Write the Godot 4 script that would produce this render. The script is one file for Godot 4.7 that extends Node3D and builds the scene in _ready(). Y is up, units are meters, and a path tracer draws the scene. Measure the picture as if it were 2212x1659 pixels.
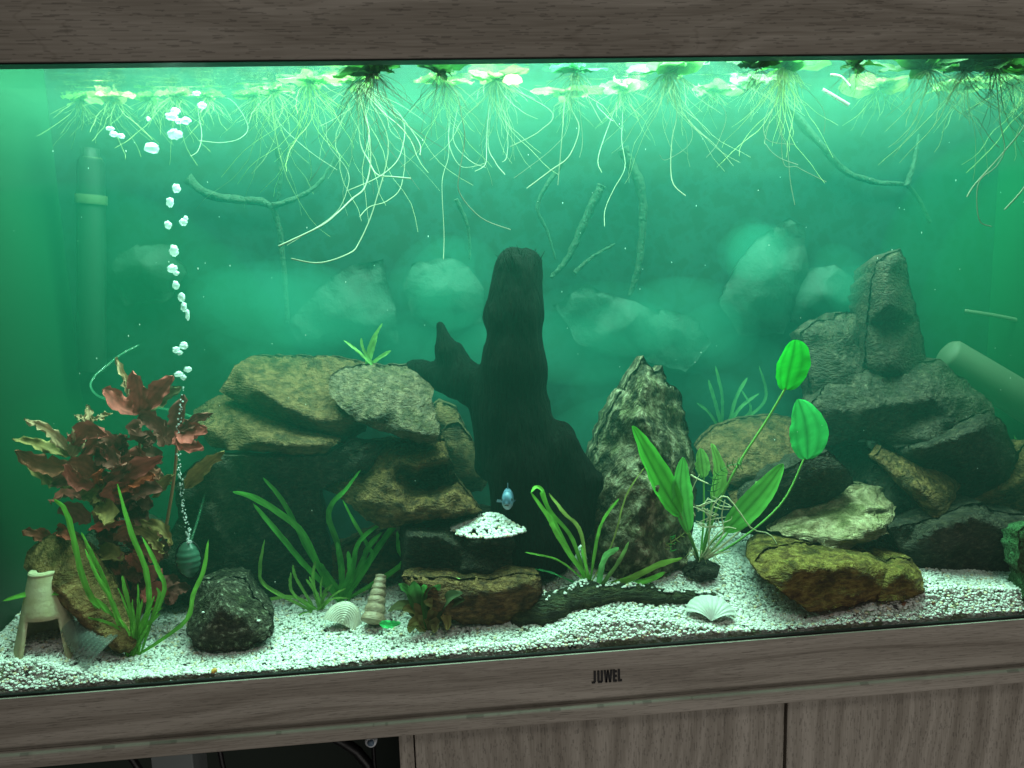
extends Node3D
# A planted freshwater aquarium in a wood-veneer frame, on its cabinet. Metres, y up; the front glass is near z = 0, the tank runs back to z = -0.345.

const F := 1800.0
const LEFT := -0.67
const RIGHT := 0.60
const BACK := -0.345
const SURFACE := 0.607
const EYE := Vector3(-0.2072, 0.4161, 0.7905)
var look := Basis.from_euler(Vector3(-0.16418, -0.09491, -0.03153))
var rng := RandomNumberGenerator.new()
var fine := FastNoiseLite.new()
var M := {}
var taken := {}


func _ready():
	var cam := Camera3D.new()
	cam.name = "camera"
	cam.position = EYE
	cam.basis = look
	cam.fov = rad_to_deg(2.0 * atan(829.5 / F))
	cam.near = 0.02
	cam.far = 20.0
	add_child(cam)
	var env := Environment.new()
	env.background_mode = Environment.BG_COLOR
	env.background_color = Color(0.12, 0.115, 0.11)
	env.tonemap_mode = Environment.TONE_MAPPER_LINEAR
	env.tonemap_exposure = 1.0
	env.volumetric_fog_enabled = true
	env.volumetric_fog_density = 0.0
	env.sdfgi_enabled = true
	env.ssao_enabled = true
	env.ssil_enabled = true
	var we := WorldEnvironment.new()
	we.name = "world"
	we.environment = env
	add_child(we)
	# unseen room lights: one placed above for the ledge, one low to brighten the cabinet
	for q in [[Vector3(0.25, 2.3, 1.55), Vector2(1.2, 0.6), 1.15], [Vector3(0.35, -1.2, 1.35), Vector2(1.8, 0.5), 0.9]]:
		var room := AreaLight3D.new()
		room.name = "unseen_room_light"
		room.area_size = q[1]
		room.light_color = Color(1.0, 0.985, 0.95)
		room.light_energy = q[2]
		room.shadow_enabled = true
		room.look_at_from_position(q[0], Vector3(0.0, 0.0, 0.0))
		add_child(room, true)
	for z in [-0.075, -0.245]:  # unseen hood tubes, set high for even light and tinted for the water
		var tube := AreaLight3D.new()
		tube.name = "unseen_tube_light"
		tube.area_size = Vector2(1.2, 0.13)
		tube.light_color = Color(0.71, 1.0, 0.87)
		tube.light_energy = 4.0
		tube.shadow_enabled = true
		tube.position = Vector3(-0.03, 0.862, z)
		tube.rotation_degrees.x = -90
		add_child(tube)
	rng.seed = 7
	fine.seed = 3
	fine.frequency = 1.0
	fine.fractal_octaves = 4
	materials()
	tank()
	cabinet()
	gravel()
	background()
	rocks()
	wood()
	equipment()
	red_plant()
	grasses()
	broad_plant()
	small_plants()
	floaters()
	bubbles()
	shells()
	fishes()


# ---------------------------------------------------------------- helpers
func P(x: float, y: float, z: float) -> Vector3:
	var d := look * Vector3((x - 1106.0) / F, -(y - 829.5) / F, -1.0)
	return EYE + d * ((z - EYE.z) / d.z)


func numbered(n: String) -> String:
	taken[n] = taken.get(n, -1) + 1
	return n if taken[n] == 0 else "%s_%03d" % [n, taken[n]]


func thing(called: String, label: String, category: String, at: Vector3, group := "") -> Node3D:
	var o := Node3D.new()
	o.name = numbered(called)
	o.position = at
	add_child(o)
	return tag(o, label, category, group)


func tag(o: Node3D, label: String, category: String, group := "") -> Node3D:
	o.set_meta("label", label)
	o.set_meta("category", category)
	if group:
		o.set_meta("group", group)
	return o


class MB:
	var v := PackedVector3Array()
	var c := PackedColorArray()
	var uv := PackedVector2Array()
	var idx := PackedInt32Array()

	func add(p: Vector3, col := Color.WHITE, t := Vector2.ZERO) -> int:
		v.append(p)
		c.append(col)
		uv.append(t)
		return v.size() - 1

	func tri(a: int, b: int, d: int):
		idx.append(a)
		idx.append(b)
		idx.append(d)

	func quad(a: int, b: int, d: int, e: int):
		tri(a, b, d)
		tri(a, d, e)

	func volume() -> float:
		var s := 0.0
		for i in range(0, idx.size(), 3):
			s += v[idx[i]].dot(v[idx[i + 1]].cross(v[idx[i + 2]]))
		return s

	func build(origin: Vector3, closed := true) -> ArrayMesh:
		if v.is_empty():
			add(origin)
		var o := v[0]
		for i in v.size():
			v[i] -= o
		if closed and volume() < 0:
			for i in range(0, idx.size(), 3):
				var t := idx[i]
				idx[i] = idx[i + 1]
				idx[i + 1] = t
		var n := PackedVector3Array()
		n.resize(v.size())
		for i in range(0, idx.size(), 3):
			var k := (v[idx[i + 1]] - v[idx[i]]).cross(v[idx[i + 2]] - v[idx[i]])
			n[idx[i]] += k
			n[idx[i + 1]] += k
			n[idx[i + 2]] += k
		for i in n.size():
			n[i] = n[i].normalized() if n[i].length() > 1e-20 else Vector3.UP
			v[i] += o - origin
		var out := PackedInt32Array()
		out.resize(idx.size())
		for i in range(0, idx.size(), 3):
			out[i] = idx[i]
			out[i + 1] = idx[i + 2]
			out[i + 2] = idx[i + 1]
		var a := []
		a.resize(Mesh.ARRAY_MAX)
		a[Mesh.ARRAY_VERTEX] = v
		a[Mesh.ARRAY_NORMAL] = n
		a[Mesh.ARRAY_COLOR] = c
		a[Mesh.ARRAY_TEX_UV] = uv
		a[Mesh.ARRAY_INDEX] = out
		var m := ArrayMesh.new()
		m.add_surface_from_arrays(Mesh.PRIMITIVE_TRIANGLES, a)
		return m


func obj(called: String, mb: MB, mat: Material, parent: Node3D = null, closed := true) -> MeshInstance3D:
	var o := MeshInstance3D.new()
	var at := Vector3.ZERO
	if parent == null:
		o.name = numbered(called)
		for p in mb.v:
			at += p
		at /= maxf(1.0, mb.v.size())
		o.position = at
	else:
		o.name = called
		at = parent.position
		var up := parent.get_parent()
		if up != self and up is Node3D:
			at += up.position
	o.mesh = mb.build(at, closed)
	o.material_override = mat
	(parent if parent else self).add_child(o, true)
	return o


func catmull(pts: Array, n: int) -> Array:
	var out := []
	var k := pts.size()
	if k == 2:
		for i in n + 1:
			out.append(pts[0].lerp(pts[1], i / float(n)))
		return out
	for i in n + 1:
		var t := i / float(n) * (k - 1)
		var a := mini(int(t), k - 2)
		var f := t - a
		var p0: Vector3 = pts[maxi(a - 1, 0)]
		var p1: Vector3 = pts[a]
		var p2: Vector3 = pts[a + 1]
		var p3: Vector3 = pts[mini(a + 2, k - 1)]
		out.append(p1.cubic_interpolate(p2, p0, p3, f))
	return out


# px list [[x, y], ...] at depth z0 running to z1 along the path
func path(px: Array, z0: float, z1: float) -> Array:
	var out := []
	for i in px.size():
		var t := i / float(maxi(1, px.size() - 1))
		out.append(P(px[i][0], px[i][1], lerpf(z0, z1, t)))
	return out


func tube(mb: MB, pts: Array, r0: float, r1: float, sides := 5, col := Color.WHITE, profile = null):
	var n := pts.size()
	var up := Vector3(0.13, 0.21, 0.97)
	var first := mb.v.size()
	for i in n:
		var t: Vector3 = (pts[mini(i + 1, n - 1)] - pts[maxi(i - 1, 0)])
		t = t.normalized() if t.length() > 1e-9 else Vector3.DOWN
		var s := up.cross(t).normalized()
		up = t.cross(s)
		var f := i / float(n - 1)
		var r := lerpf(r0, r1, f)
		for k in sides:
			var a := TAU * k / sides
			var rr := r
			if profile != null:
				rr = profile.call(f, a) * r
			mb.add(pts[i] + (s * cos(a) + up * sin(a)) * rr, col)
	for i in n - 1:
		for k in sides:
			var a := first + i * sides + k
			var b := first + i * sides + (k + 1) % sides
			mb.quad(a, a + sides, b + sides, b)
	var c0 := mb.add(pts[0], col)
	var c1 := mb.add(pts[n - 1], col)
	for k in sides:
		mb.tri(c0, first + k, first + (k + 1) % sides)
		mb.tri(c1, first + (n - 1) * sides + (k + 1) % sides, first + (n - 1) * sides + k)


func box(mb: MB, lo: Vector3, hi: Vector3, ch := 0.0):
	# six faces of their own (hard edges), with chamfers between them when ch > 0
	var c := (lo + hi) / 2.0
	var h := (hi - lo) / 2.0
	var face := {}
	for ax in 3:
		for sg in [-1, 1]:
			var u := (ax + 1) % 3
			var w := (ax + 2) % 3
			var ids := []
			for q in [[-1, -1], [1, -1], [1, 1], [-1, 1]]:
				var p := Vector3.ZERO
				p[ax] = h[ax] * sg
				p[u] = (h[u] - ch) * q[0]
				p[w] = (h[w] - ch) * q[1]
				ids.append(mb.add(c + p, Color.WHITE, Vector2(p[u], p[w])))
				face[[ax, sg, q[0], q[1]]] = ids[-1]
			if sg > 0:
				mb.quad(ids[0], ids[1], ids[2], ids[3])
			else:
				mb.quad(ids[0], ids[3], ids[2], ids[1])
	if ch <= 0:
		return
	for ax in 3:
		var u := (ax + 1) % 3
		var w := (ax + 2) % 3
		for su in [-1, 1]:
			for sw in [-1, 1]:
				# edge along ax between face u(su) and face w(sw); face u has axes (w, ax), face w has axes (ax, u)
				var a = face[[u, su, sw, -1]]
				var b = face[[u, su, sw, 1]]
				var d = face[[w, sw, 1, su]]
				var e = face[[w, sw, -1, su]]
				if su * sw > 0:
					mb.quad(a, e, d, b)
				else:
					mb.quad(a, b, d, e)
	for sx in [-1, 1]:
		for sy in [-1, 1]:
			for sz in [-1, 1]:
				var a = face[[0, sx, sy, sz]]
				var b = face[[1, sy, sz, sx]]
				var d = face[[2, sz, sx, sy]]
				if sx * sy * sz > 0:
					mb.tri(a, b, d)
				else:
					mb.tri(a, d, b)


# A leaf: a curved sheet along a path. kind "blade" keeps its width, "oval" swells in the middle.
func leaf(mb: MB, pts: Array, hw: float, col: Color, kind := "oval", twist := 0.0, cup := 0.25, ruffle := 0.0, n := 14, across := 6, facing := Vector3(0.1, 0.45, 0.9), vein := 0.8):
	var q := catmull(pts, n)
	var first := mb.v.size()
	var off := rng.randf() * 50.0
	for i in n + 1:
		var f := i / float(n)
		var t: Vector3 = (q[mini(i + 1, n)] - q[maxi(i - 1, 0)]).normalized()
		var fc := facing.rotated(t, twist * (0.4 + f))
		var s := t.cross(fc).normalized()
		var up := s.cross(t).normalized()
		var w := hw
		if kind == "blade":
			w *= minf(1.0, 0.55 + f * 2.0) * minf(1.0, sqrt(maxf(0.0, (1.0 - f) * 4.0)) * 0.9 + 0.06)
		else:
			w *= (pow(sin(PI * pow(clampf(f, 0.0, 1.0), 0.85)), 0.75) if kind == "oval" else pow(maxf(0.0, sin(PI * clampf(f * 0.97 + 0.02, 0.0, 1.0))), 0.55)) + 0.05
		for k in across + 1:
			var u := k / float(across) * 2.0 - 1.0
			var edge := absf(u)
			var r := ruffle * edge * edge * fine.get_noise_2d(f * 5.0 + off, u * 1.2 + off)
			var ww := w * (1.0 + (0.5 * ruffle / maxf(hw, 0.001)) * fine.get_noise_2d(f * 9.0 + off * 2.0, signf(u) * 4.0) * edge)
			var p: Vector3 = q[i] + s * u * ww + up * (cup * u * u * w + r)
			var calm := 0.45 if across >= 10 else 1.0
			var shade := 1.0 + calm * (0.5 * fine.get_noise_3d(p.x * 70.0, p.y * 70.0, p.z * 70.0 + off) + 0.3 * fine.get_noise_2d(f * 14.0 + off, u * 3.0))
			if k * 2 == across:
				shade *= vein
			elif kind != "blade" and across >= 8 and (k == 2 or k == across - 2):
				shade *= lerpf(1.0, vein, 0.6)
			mb.add(p, Color(col.r * shade, col.g * shade, col.b * shade))
	for i in n:
		for k in across:
			var a := first + i * (across + 1) + k
			mb.quad(a, a + 1, a + across + 2, a + across + 1)


# A rock from its outline and inner points [[px x, px y, z], ...]: a faceted front, rim and back with real thickness.
func crag(outline: Array, inner: Array, thick: float, step := 11.0, rough := 0.006, strata := 0.0, jag := 2.5, near_by := 0.82, round_px := 10.0, tilt := 0.15) -> MB:
	var coarse := PackedVector2Array()
	var zs := []
	var poly := PackedVector2Array()
	for p in outline:
		coarse.append(Vector2(p[0], p[1]))
		poly.append(Vector2(p[0], p[1]))
		zs.append(p[2] * near_by)
	for p in inner:
		coarse.append(Vector2(p[0], p[1]))
		zs.append(p[2] * near_by)
	var ct := Geometry2D.triangulate_delaunay(coarse)
	var off := rng.randf() * 40.0
	var pts := PackedVector2Array()
	var pz := []
	var n := outline.size()
	for i in n:
		var a := poly[i]
		var b := poly[(i + 1) % n]
		var m := maxi(1, int(a.distance_to(b) / step))
		for k in m:
			var f := k / float(m)
			var p := a.lerp(b, f)
			var j := Vector2(fine.get_noise_2d(p.x * 0.03 + off, p.y * 0.03), fine.get_noise_2d(p.x * 0.03, p.y * 0.03 + off + 9.0)) * jag * 2.0
			pts.append(p + j)
			pz.append(lerpf(zs[i], zs[(i + 1) % n], f))
	var rim := pts.size()
	var ring := pts.duplicate()
	var lo := ring[0]
	var hi := ring[0]
	for p in ring:
		lo = lo.min(p)
		hi = hi.max(p)
	var y := lo.y + step * 0.5
	while y < hi.y:
		var x := lo.x + step * 0.5
		while x < hi.x:
			var p := Vector2(x, y) + Vector2(rng.randf() - 0.5, rng.randf() - 0.5) * step * 0.7
			x += step
			if not Geometry2D.is_point_in_polygon(p, ring):
				continue
			var near := 1e9
			for i in rim:
				near = minf(near, p.distance_squared_to(ring[i]))
			if near < step * step * 0.2:
				continue
			var z := 0.0
			var found := false
			for k in range(0, ct.size(), 3):
				var a := coarse[ct[k]]
				var b := coarse[ct[k + 1]]
				var c := coarse[ct[k + 2]]
				var den := (b.y - c.y) * (a.x - c.x) + (c.x - b.x) * (a.y - c.y)
				if absf(den) < 1e-6:
					continue
				var u := ((b.y - c.y) * (p.x - c.x) + (c.x - b.x) * (p.y - c.y)) / den
				var v := ((c.y - a.y) * (p.x - c.x) + (a.x - c.x) * (p.y - c.y)) / den
				if u >= -0.02 and v >= -0.02 and u + v <= 1.02:
					z = u * zs[ct[k]] + v * zs[ct[k + 1]] + (1.0 - u - v) * zs[ct[k + 2]]
					found = true
					break
			if not found:
				continue
			pts.append(p)
			pz.append(z + 0.0004 * minf(sqrt(near), round_px) * 1.0)
		y += step
	# a rock whose foot would sink behind the gravel comes forward as a whole until its foot shows
	var shift := 0.0
	for i in rim:
		var w := P(pts[i].x, pts[i].y, pz[i])
		if w.y < 0.085 and w.y < ground(w.x, w.z):
			var gz := G(pts[i].x, pts[i].y).z
			if gz - pz[i] < 0.045:
				shift = maxf(shift, gz - pz[i] + 0.002)
	for i in pts.size():
		pz[i] = minf(pz[i] + shift, -0.012)
	var mb := MB.new()
	var centre := Vector3.ZERO
	for i in pts.size():
		var w := P(pts[i].x, pts[i].y, pz[i])
		var s := w.rotated(Vector3.BACK, tilt)
		var d := fine.get_noise_3d(w.x * 14.0 + off, w.y * 14.0, w.z * 14.0) * rough * 1.4 + fine.get_noise_3d(w.x * 60.0, w.y * 60.0 + off, w.z * 60.0) * rough * 0.45
		d += strata * (fine.get_noise_3d(s.x * 10.0, s.y * 130.0, s.z * 10.0 + off))
		w += Vector3(0.0, 0.35, 0.94) * d * (1.0 if i >= rim else 0.5)
		mb.add(w)
		if i < rim:
			centre += w / rim
	var ft := Geometry2D.triangulate_delaunay(pts)
	if ft.size() < 60:
		print("thin rock ", outline[0], " ", pts.size(), " ", ft.size(), " ", ct.size())
	for k in range(0, ft.size(), 3):
		var c := (pts[ft[k]] + pts[ft[k + 1]] + pts[ft[k + 2]]) / 3.0
		if not Geometry2D.is_point_in_polygon(c, ring):
			continue
		var area := (pts[ft[k + 1]] - pts[ft[k]]).cross(pts[ft[k + 2]] - pts[ft[k]])
		if area < 0:
			mb.tri(ft[k], ft[k + 1], ft[k + 2])
		else:
			mb.tri(ft[k], ft[k + 2], ft[k + 1])
	var prev := 0
	for r in [[0.97, 0.45], [0.82, 1.0]]:
		var start := mb.v.size()
		for i in rim:
			var w: Vector3 = mb.v[i]
			var c2 := Vector3(centre.x, centre.y, w.z)
			var b := c2 + (w - c2) * float(r[0])
			b.z -= thick * float(r[1]) * (1.0 + 0.3 * fine.get_noise_2d(i * 0.2, off))
			b.z = maxf(b.z, BACK + 0.004)
			mb.add(b)
		for i in rim:
			var a := prev + i
			var b := prev + (i + 1) % rim
			mb.quad(a, start + i, start + (i + 1) % rim, b)
		prev = start
	var last := mb.add(Vector3(centre.x, centre.y, maxf(centre.z - thick * 1.05, BACK + 0.004)))
	for i in rim:
		mb.tri(prev + i, last, prev + (i + 1) % rim)
	return mb


func rock(called: String, label: String, mat: String, outline: Array, inner: Array, thick: float, step := 11.0, rough := 0.006, strata := 0.0, jag := 2.5, near_by := 0.82) -> MeshInstance3D:
	var o := obj(called, crag(outline, inner, thick, step, rough, strata, jag, near_by), M[mat])
	tag(o, label, "rock", "rocks stacked on the gravel")
	return o


# Surface nets over tapered capsules [[a, ra, b, rb], ...] joined with a smooth minimum.
func nets(bones: Array, cell: float, blend: float, bump: float, freq: float) -> MB:
	var lo := Vector3.ONE * 1e9
	var hi := -lo
	for b in bones:
		for e in [[b[0], b[1]], [b[2], b[3]]]:
			lo = lo.min(e[0] - Vector3.ONE * (e[1] + bump * 1.5 + cell * 2.0))
			hi = hi.max(e[0] + Vector3.ONE * (e[1] + bump * 1.5 + cell * 2.0))
	var nx := int((hi.x - lo.x) / cell) + 2
	var ny := int((hi.y - lo.y) / cell) + 2
	var nz := int((hi.z - lo.z) / cell) + 2
	var d := PackedFloat32Array()
	d.resize(nx * ny * nz)
	for k in nz:
		for j in ny:
			for i in nx:
				var p := lo + Vector3(i, j, k) * cell
				var s := 1e3
				for b in bones:
					var a: Vector3 = b[0]
					var ab: Vector3 = b[2] - a
					var t := clampf((p - a).dot(ab) / maxf(ab.length_squared(), 1e-9), 0.0, 1.0)
					var q := p.distance_to(a + ab * t) - lerpf(b[1], b[3], t)
					var h := clampf(0.5 + 0.5 * (s - q) / blend, 0.0, 1.0)
					s = lerpf(s, q, h) - blend * h * (1.0 - h)
				if bump > 0.0 and absf(s) < bump * 2.0 + cell * 2.0:
					s += bump * fine.get_noise_3d(p.x * freq, p.y * freq * 0.3, p.z * freq)
				d[i + nx * (j + ny * k)] = s
	var mb := MB.new()
	var at := {}
	for k in nz - 1:
		for j in ny - 1:
			for i in nx - 1:
				var base := i + nx * (j + ny * k)
				var ins := 0
				for c in 8:
					if d[base + (c & 1) + nx * ((c >> 1 & 1) + ny * (c >> 2))] < 0.0:
						ins += 1
				if ins == 0 or ins == 8:
					continue
				var sum := Vector3.ZERO
				var cnt := 0
				for c in 8:
					for ax in 3:
						if c >> ax & 1:
							continue
						var c2 := c | 1 << ax
						var va := d[base + (c & 1) + nx * ((c >> 1 & 1) + ny * (c >> 2))]
						var vb := d[base + (c2 & 1) + nx * ((c2 >> 1 & 1) + ny * (c2 >> 2))]
						if (va < 0.0) == (vb < 0.0):
							continue
						var pa := Vector3(c & 1, c >> 1 & 1, c >> 2)
						pa[ax] += va / (va - vb)
						sum += pa
						cnt += 1
				at[base] = mb.add(lo + (Vector3(i, j, k) + sum / cnt) * cell)
	var stride := [1, nx, nx * ny]
	for base in at:
		for ax in 3:
			var u: int = stride[(ax + 1) % 3]
			var w: int = stride[(ax + 2) % 3]
			var e: int = base + stride[ax]
			if (d[base] < 0.0) == (d[e] < 0.0):
				continue
			if not (at.has(base - u) and at.has(base - w) and at.has(base - u - w)):
				continue
			if d[base] < 0.0:
				mb.quad(at[base], at[base - u], at[base - u - w], at[base - w])
			else:
				mb.quad(at[base], at[base - w], at[base - u - w], at[base - u])
	return mb


# ---------------------------------------------------------------- materials
func ramp(stops: Array) -> Gradient:
	var g := Gradient.new()
	var o := PackedFloat32Array()
	var c := PackedColorArray()
	for s in stops:
		o.append(s[0])
		c.append(s[1])
	g.offsets = o
	g.colors = c
	return g


func noise_tex(freq: float, oct: int, seed_: int, stops: Array = [], cellular := false, size := 512) -> NoiseTexture2D:
	var n := FastNoiseLite.new()
	n.seed = seed_
	n.frequency = freq
	n.fractal_octaves = oct
	n.fractal_gain = 0.6
	n.noise_type = FastNoiseLite.TYPE_CELLULAR if cellular else FastNoiseLite.TYPE_SIMPLEX_SMOOTH
	n.domain_warp_enabled = true
	n.domain_warp_amplitude = 25.0
	n.domain_warp_frequency = 0.012
	var t := NoiseTexture2D.new()
	t.width = size
	t.height = size
	t.seamless = true
	t.noise = n
	if stops:
		t.color_ramp = ramp(stops)
	return t


func stone(called: String, stops: Array, seed_: int, scale := Vector3(6, 14, 6), relief := 0.35, rough := 0.75) -> StandardMaterial3D:
	var m := StandardMaterial3D.new()
	m.resource_name = called
	m.albedo_texture = noise_tex(0.012, 6, seed_, stops)
	m.uv1_triplanar = true
	m.uv1_world_triplanar = true
	m.uv1_scale = scale
	m.uv1_triplanar_sharpness = 3.0
	m.heightmap_enabled = true
	m.heightmap_scale = relief
	m.heightmap_texture = noise_tex(0.02, 6, seed_ + 50)
	m.roughness = rough
	m.metallic_specular = 0.35
	if not M.has("dirt"):
		M.dirt = noise_tex(0.010, 5, 77, [[0.0, Color(0.42, 0.50, 0.30, 0.95)], [0.40, Color(0.55, 0.60, 0.38, 0.75)], [0.52, Color(0.9, 0.9, 0.8, 0.05)], [0.66, Color(1.0, 0.97, 0.9, 0.0)], [0.74, Color(0.62, 0.5, 0.36, 0.6)], [1.0, Color(0.5, 0.4, 0.3, 0.9)]])
	m.detail_enabled = true
	m.detail_albedo = M.dirt
	m.detail_blend_mode = BaseMaterial3D.BLEND_MODE_MUL
	m.detail_uv_layer = BaseMaterial3D.DETAIL_UV_2
	m.uv2_triplanar = true
	m.uv2_world_triplanar = true
	m.uv2_scale = Vector3(4.3, 4.3, 4.3)
	return m


func plain(called: String, col: Color, rough := 0.6, vc := false, back := 0.0) -> StandardMaterial3D:
	var m := StandardMaterial3D.new()
	m.resource_name = called
	m.albedo_color = col.linear_to_srgb() if not vc else Color.WHITE
	m.vertex_color_use_as_albedo = vc
	m.roughness = rough
	m.metallic_specular = 0.4
	if back > 0.0:
		m.backlight_enabled = true
		m.backlight = Color(back, back, back)
	return m


func veneer(seed_: int, rings: float, wave: float, h := 512) -> ImageTexture:
	var w := 1024
	var im := Image.create(w, h, false, Image.FORMAT_RGB8)
	var a := FastNoiseLite.new()
	a.seed = seed_
	a.frequency = 1.0
	a.fractal_octaves = 3
	var b := FastNoiseLite.new()
	b.seed = seed_ + 1
	b.frequency = 1.0
	b.fractal_octaves = 2
	var dark := Color(0.47, 0.44, 0.40)
	var light := Color(0.70, 0.67, 0.63)
	for y in h:
		for x in w:
			var fx := x / float(w)
			var fy := y / float(h)
			var warp := a.get_noise_2d(fx * 1.9, fy * 2.2) * 0.9 + 0.05 * a.get_noise_2d(fx * 6.0 + 7.0, fy * 14.0)
			var d := (fy + warp * wave) * rings
			var ring := b.get_noise_2d(d * 1.6, fx * 0.5)
			var line := 1.0 - smoothstep(0.0, 0.10, absf(b.get_noise_2d(d * 2.3 + 40.0, fx * 0.7 + 9.0)))
			var fibre := b.get_noise_2d(fx * 9.0, fy * rings * 17.0)
			var hair := b.get_noise_2d(fx * 26.0 + 5.0, fy * rings * 36.0)
			var t := clampf(0.66 + 0.45 * ring - 0.2 * line + 0.22 * fibre + 0.14 * hair, 0.0, 1.0)
			var pore := 1.0 if b.get_noise_2d(fx * 40.0 + 31.0, fy * rings * 30.0 + 7.0) < 0.44 else 0.82
			var col := dark.lerp(light, t)
			im.set_pixel(x, y, Color(col.r * pore, col.g * pore, col.b * pore))
	return ImageTexture.create_from_image(im)


func veneer_mat(called: String, tex: Texture2D, scale: Vector3) -> StandardMaterial3D:
	var m := StandardMaterial3D.new()
	m.resource_name = called
	m.albedo_texture = tex
	m.uv1_scale = scale
	m.roughness = 0.55
	m.metallic_specular = 0.3
	return m


func materials():
	var C := func(r: float, g: float, b: float) -> Color: return Color(r, g, b).linear_to_srgb()
	M.slate = stone("slate", [[0.0, C.call(0.0338, 0.0187, 0.00706)], [0.45, C.call(0.0936, 0.053, 0.0202)], [0.6, C.call(0.13, 0.0715, 0.0271)], [1.0, C.call(0.17, 0.096, 0.0443)]], 11, Vector3(10, 36, 10), 0.55)
	M.grey = stone("grey_stone", [[0.0, C.call(0.0358, 0.0275, 0.0182)], [0.45, C.call(0.1, 0.0725, 0.0464)], [0.62, C.call(0.143, 0.1, 0.0605)], [1.0, C.call(0.268, 0.185, 0.125)]], 12, Vector3(13, 26, 13), 0.6, 0.5)
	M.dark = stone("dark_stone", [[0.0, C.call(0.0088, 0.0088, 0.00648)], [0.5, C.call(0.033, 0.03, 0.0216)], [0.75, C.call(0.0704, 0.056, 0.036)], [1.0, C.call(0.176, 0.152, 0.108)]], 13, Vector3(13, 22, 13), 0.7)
	M.brown = stone("brown_stone", [[0.0, C.call(0.0301, 0.0171, 0.0082)], [0.45, C.call(0.11, 0.0569, 0.0191)], [0.65, C.call(0.181, 0.0987, 0.0328)], [1.0, C.call(0.31, 0.19, 0.082)]], 14, Vector3(12, 24, 12), 0.7)
	M.olive = stone("olive_stone", [[0.0, C.call(0.0562, 0.0374, 0.00983)], [0.45, C.call(0.157, 0.103, 0.0197)], [0.65, C.call(0.236, 0.168, 0.0328)], [1.0, C.call(0.337, 0.253, 0.0819)]], 15, Vector3(12, 30, 12), 0.6)
	M.gold = stone("golden_slate", [[0.0, C.call(0.0588, 0.0319, 0.0111)], [0.45, C.call(0.168, 0.0918, 0.0296)], [0.65, C.call(0.269, 0.16, 0.0554)], [1.0, C.call(0.378, 0.255, 0.12)]], 31, Vector3(10, 14, 10), 0.6)
	M.spire = stone("spire_stone", [[0.0, C.call(0.0129, 0.00975, 0.00637)], [0.5, C.call(0.0302, 0.0218, 0.0134)], [0.75, C.call(0.0474, 0.0338, 0.0207)], [1.0, C.call(0.0863, 0.0638, 0.0382)]], 32, Vector3(12, 20, 12), 0.5)
	M.boulder = stone("boulder_stone", [[0.0, C.call(0.0143, 0.0124, 0.00843)], [0.5, C.call(0.0392, 0.0322, 0.0221)], [0.72, C.call(0.0713, 0.0589, 0.0395)], [1.0, C.call(0.185, 0.155, 0.105)]], 33, Vector3(11, 18, 11), 0.7)
	M.lump = stone("lump_stone", [[0.0, C.call(0.015, 0.014, 0.01)], [0.5, C.call(0.05, 0.045, 0.03)], [0.68, C.call(0.10, 0.095, 0.06)], [0.8, C.call(0.34, 0.34, 0.26)], [1.0, C.call(0.55, 0.55, 0.45)]], 34, Vector3(16, 16, 16), 0.8)
	M.mottled = stone("mottled_stone", [[0.0, C.call(0.0139, 0.0127, 0.00835)], [0.42, C.call(0.0419, 0.036, 0.019)], [0.55, C.call(0.116, 0.0927, 0.0533)], [0.66, C.call(0.28, 0.237, 0.159)], [1.0, C.call(0.396, 0.388, 0.266)]], 16, Vector3(8, 5.5, 8), 0.8)
	M.pale = stone("pale_stone", [[0.0, C.call(0.199, 0.164, 0.084)], [0.4, C.call(0.356, 0.291, 0.163)], [0.6, C.call(0.468, 0.383, 0.227)], [1.0, C.call(0.604, 0.558, 0.325)]], 17, Vector3(9, 48, 9), 0.7, 0.55)
	M.haze = stone("hazed_poster_stone", [[0.0, C.call(0.006, 0.018, 0.0144)], [0.5, C.call(0.009, 0.0252, 0.0192)], [1.0, C.call(0.0126, 0.0336, 0.0258)]], 18, Vector3(6, 6, 6), 0.12)  # poster rocks, water haze painted into their low-contrast colours
	M.bark = stone("wet_driftwood", [[0.0, C.call(0.000475, 0.000535, 0.000416)], [0.55, C.call(0.00149, 0.00149, 0.00107)], [0.8, C.call(0.00356, 0.00297, 0.00178)], [1.0, C.call(0.00952, 0.00831, 0.00535)]], 19, Vector3(20, 3, 20), 0.5, 0.7)
	M.stick = stone("mossy_stick", [[0.0, C.call(0.01, 0.012, 0.008)], [0.5, C.call(0.03, 0.04, 0.018)], [0.8, C.call(0.08, 0.085, 0.035)], [1.0, C.call(0.2, 0.2, 0.1)]], 20, Vector3(6, 26, 26), 0.5)
	M.hazed_root = stone("hazed_root", [[0.0, C.call(0.0102, 0.023, 0.0141)], [1.0, C.call(0.0192, 0.0384, 0.0218)]], 21, Vector3(12, 12, 12), 0.25)  # poster roots, dimmed in colour to look hazed by the water
	M.moss = stone("moss", [[0.0, C.call(0.01, 0.04, 0.01)], [0.5, C.call(0.04, 0.13, 0.045)], [1.0, C.call(0.125, 0.275, 0.125)]], 22, Vector3(18, 18, 18), 0.6, 0.9)
	M.pot = stone("unglazed_clay", [[0.0, C.call(0.413, 0.36, 0.195)], [0.5, C.call(0.495, 0.45, 0.27)], [1.0, C.call(0.555, 0.51, 0.338)]], 23, Vector3(6, 6, 6), 0.06)
	M.shell = stone("shell", [[0.0, C.call(0.44, 0.384, 0.288)], [0.5, C.call(0.6, 0.56, 0.464)], [1.0, C.call(0.72, 0.696, 0.64)]], 24, Vector3(14, 14, 14), 0.05, 0.4)
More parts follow.
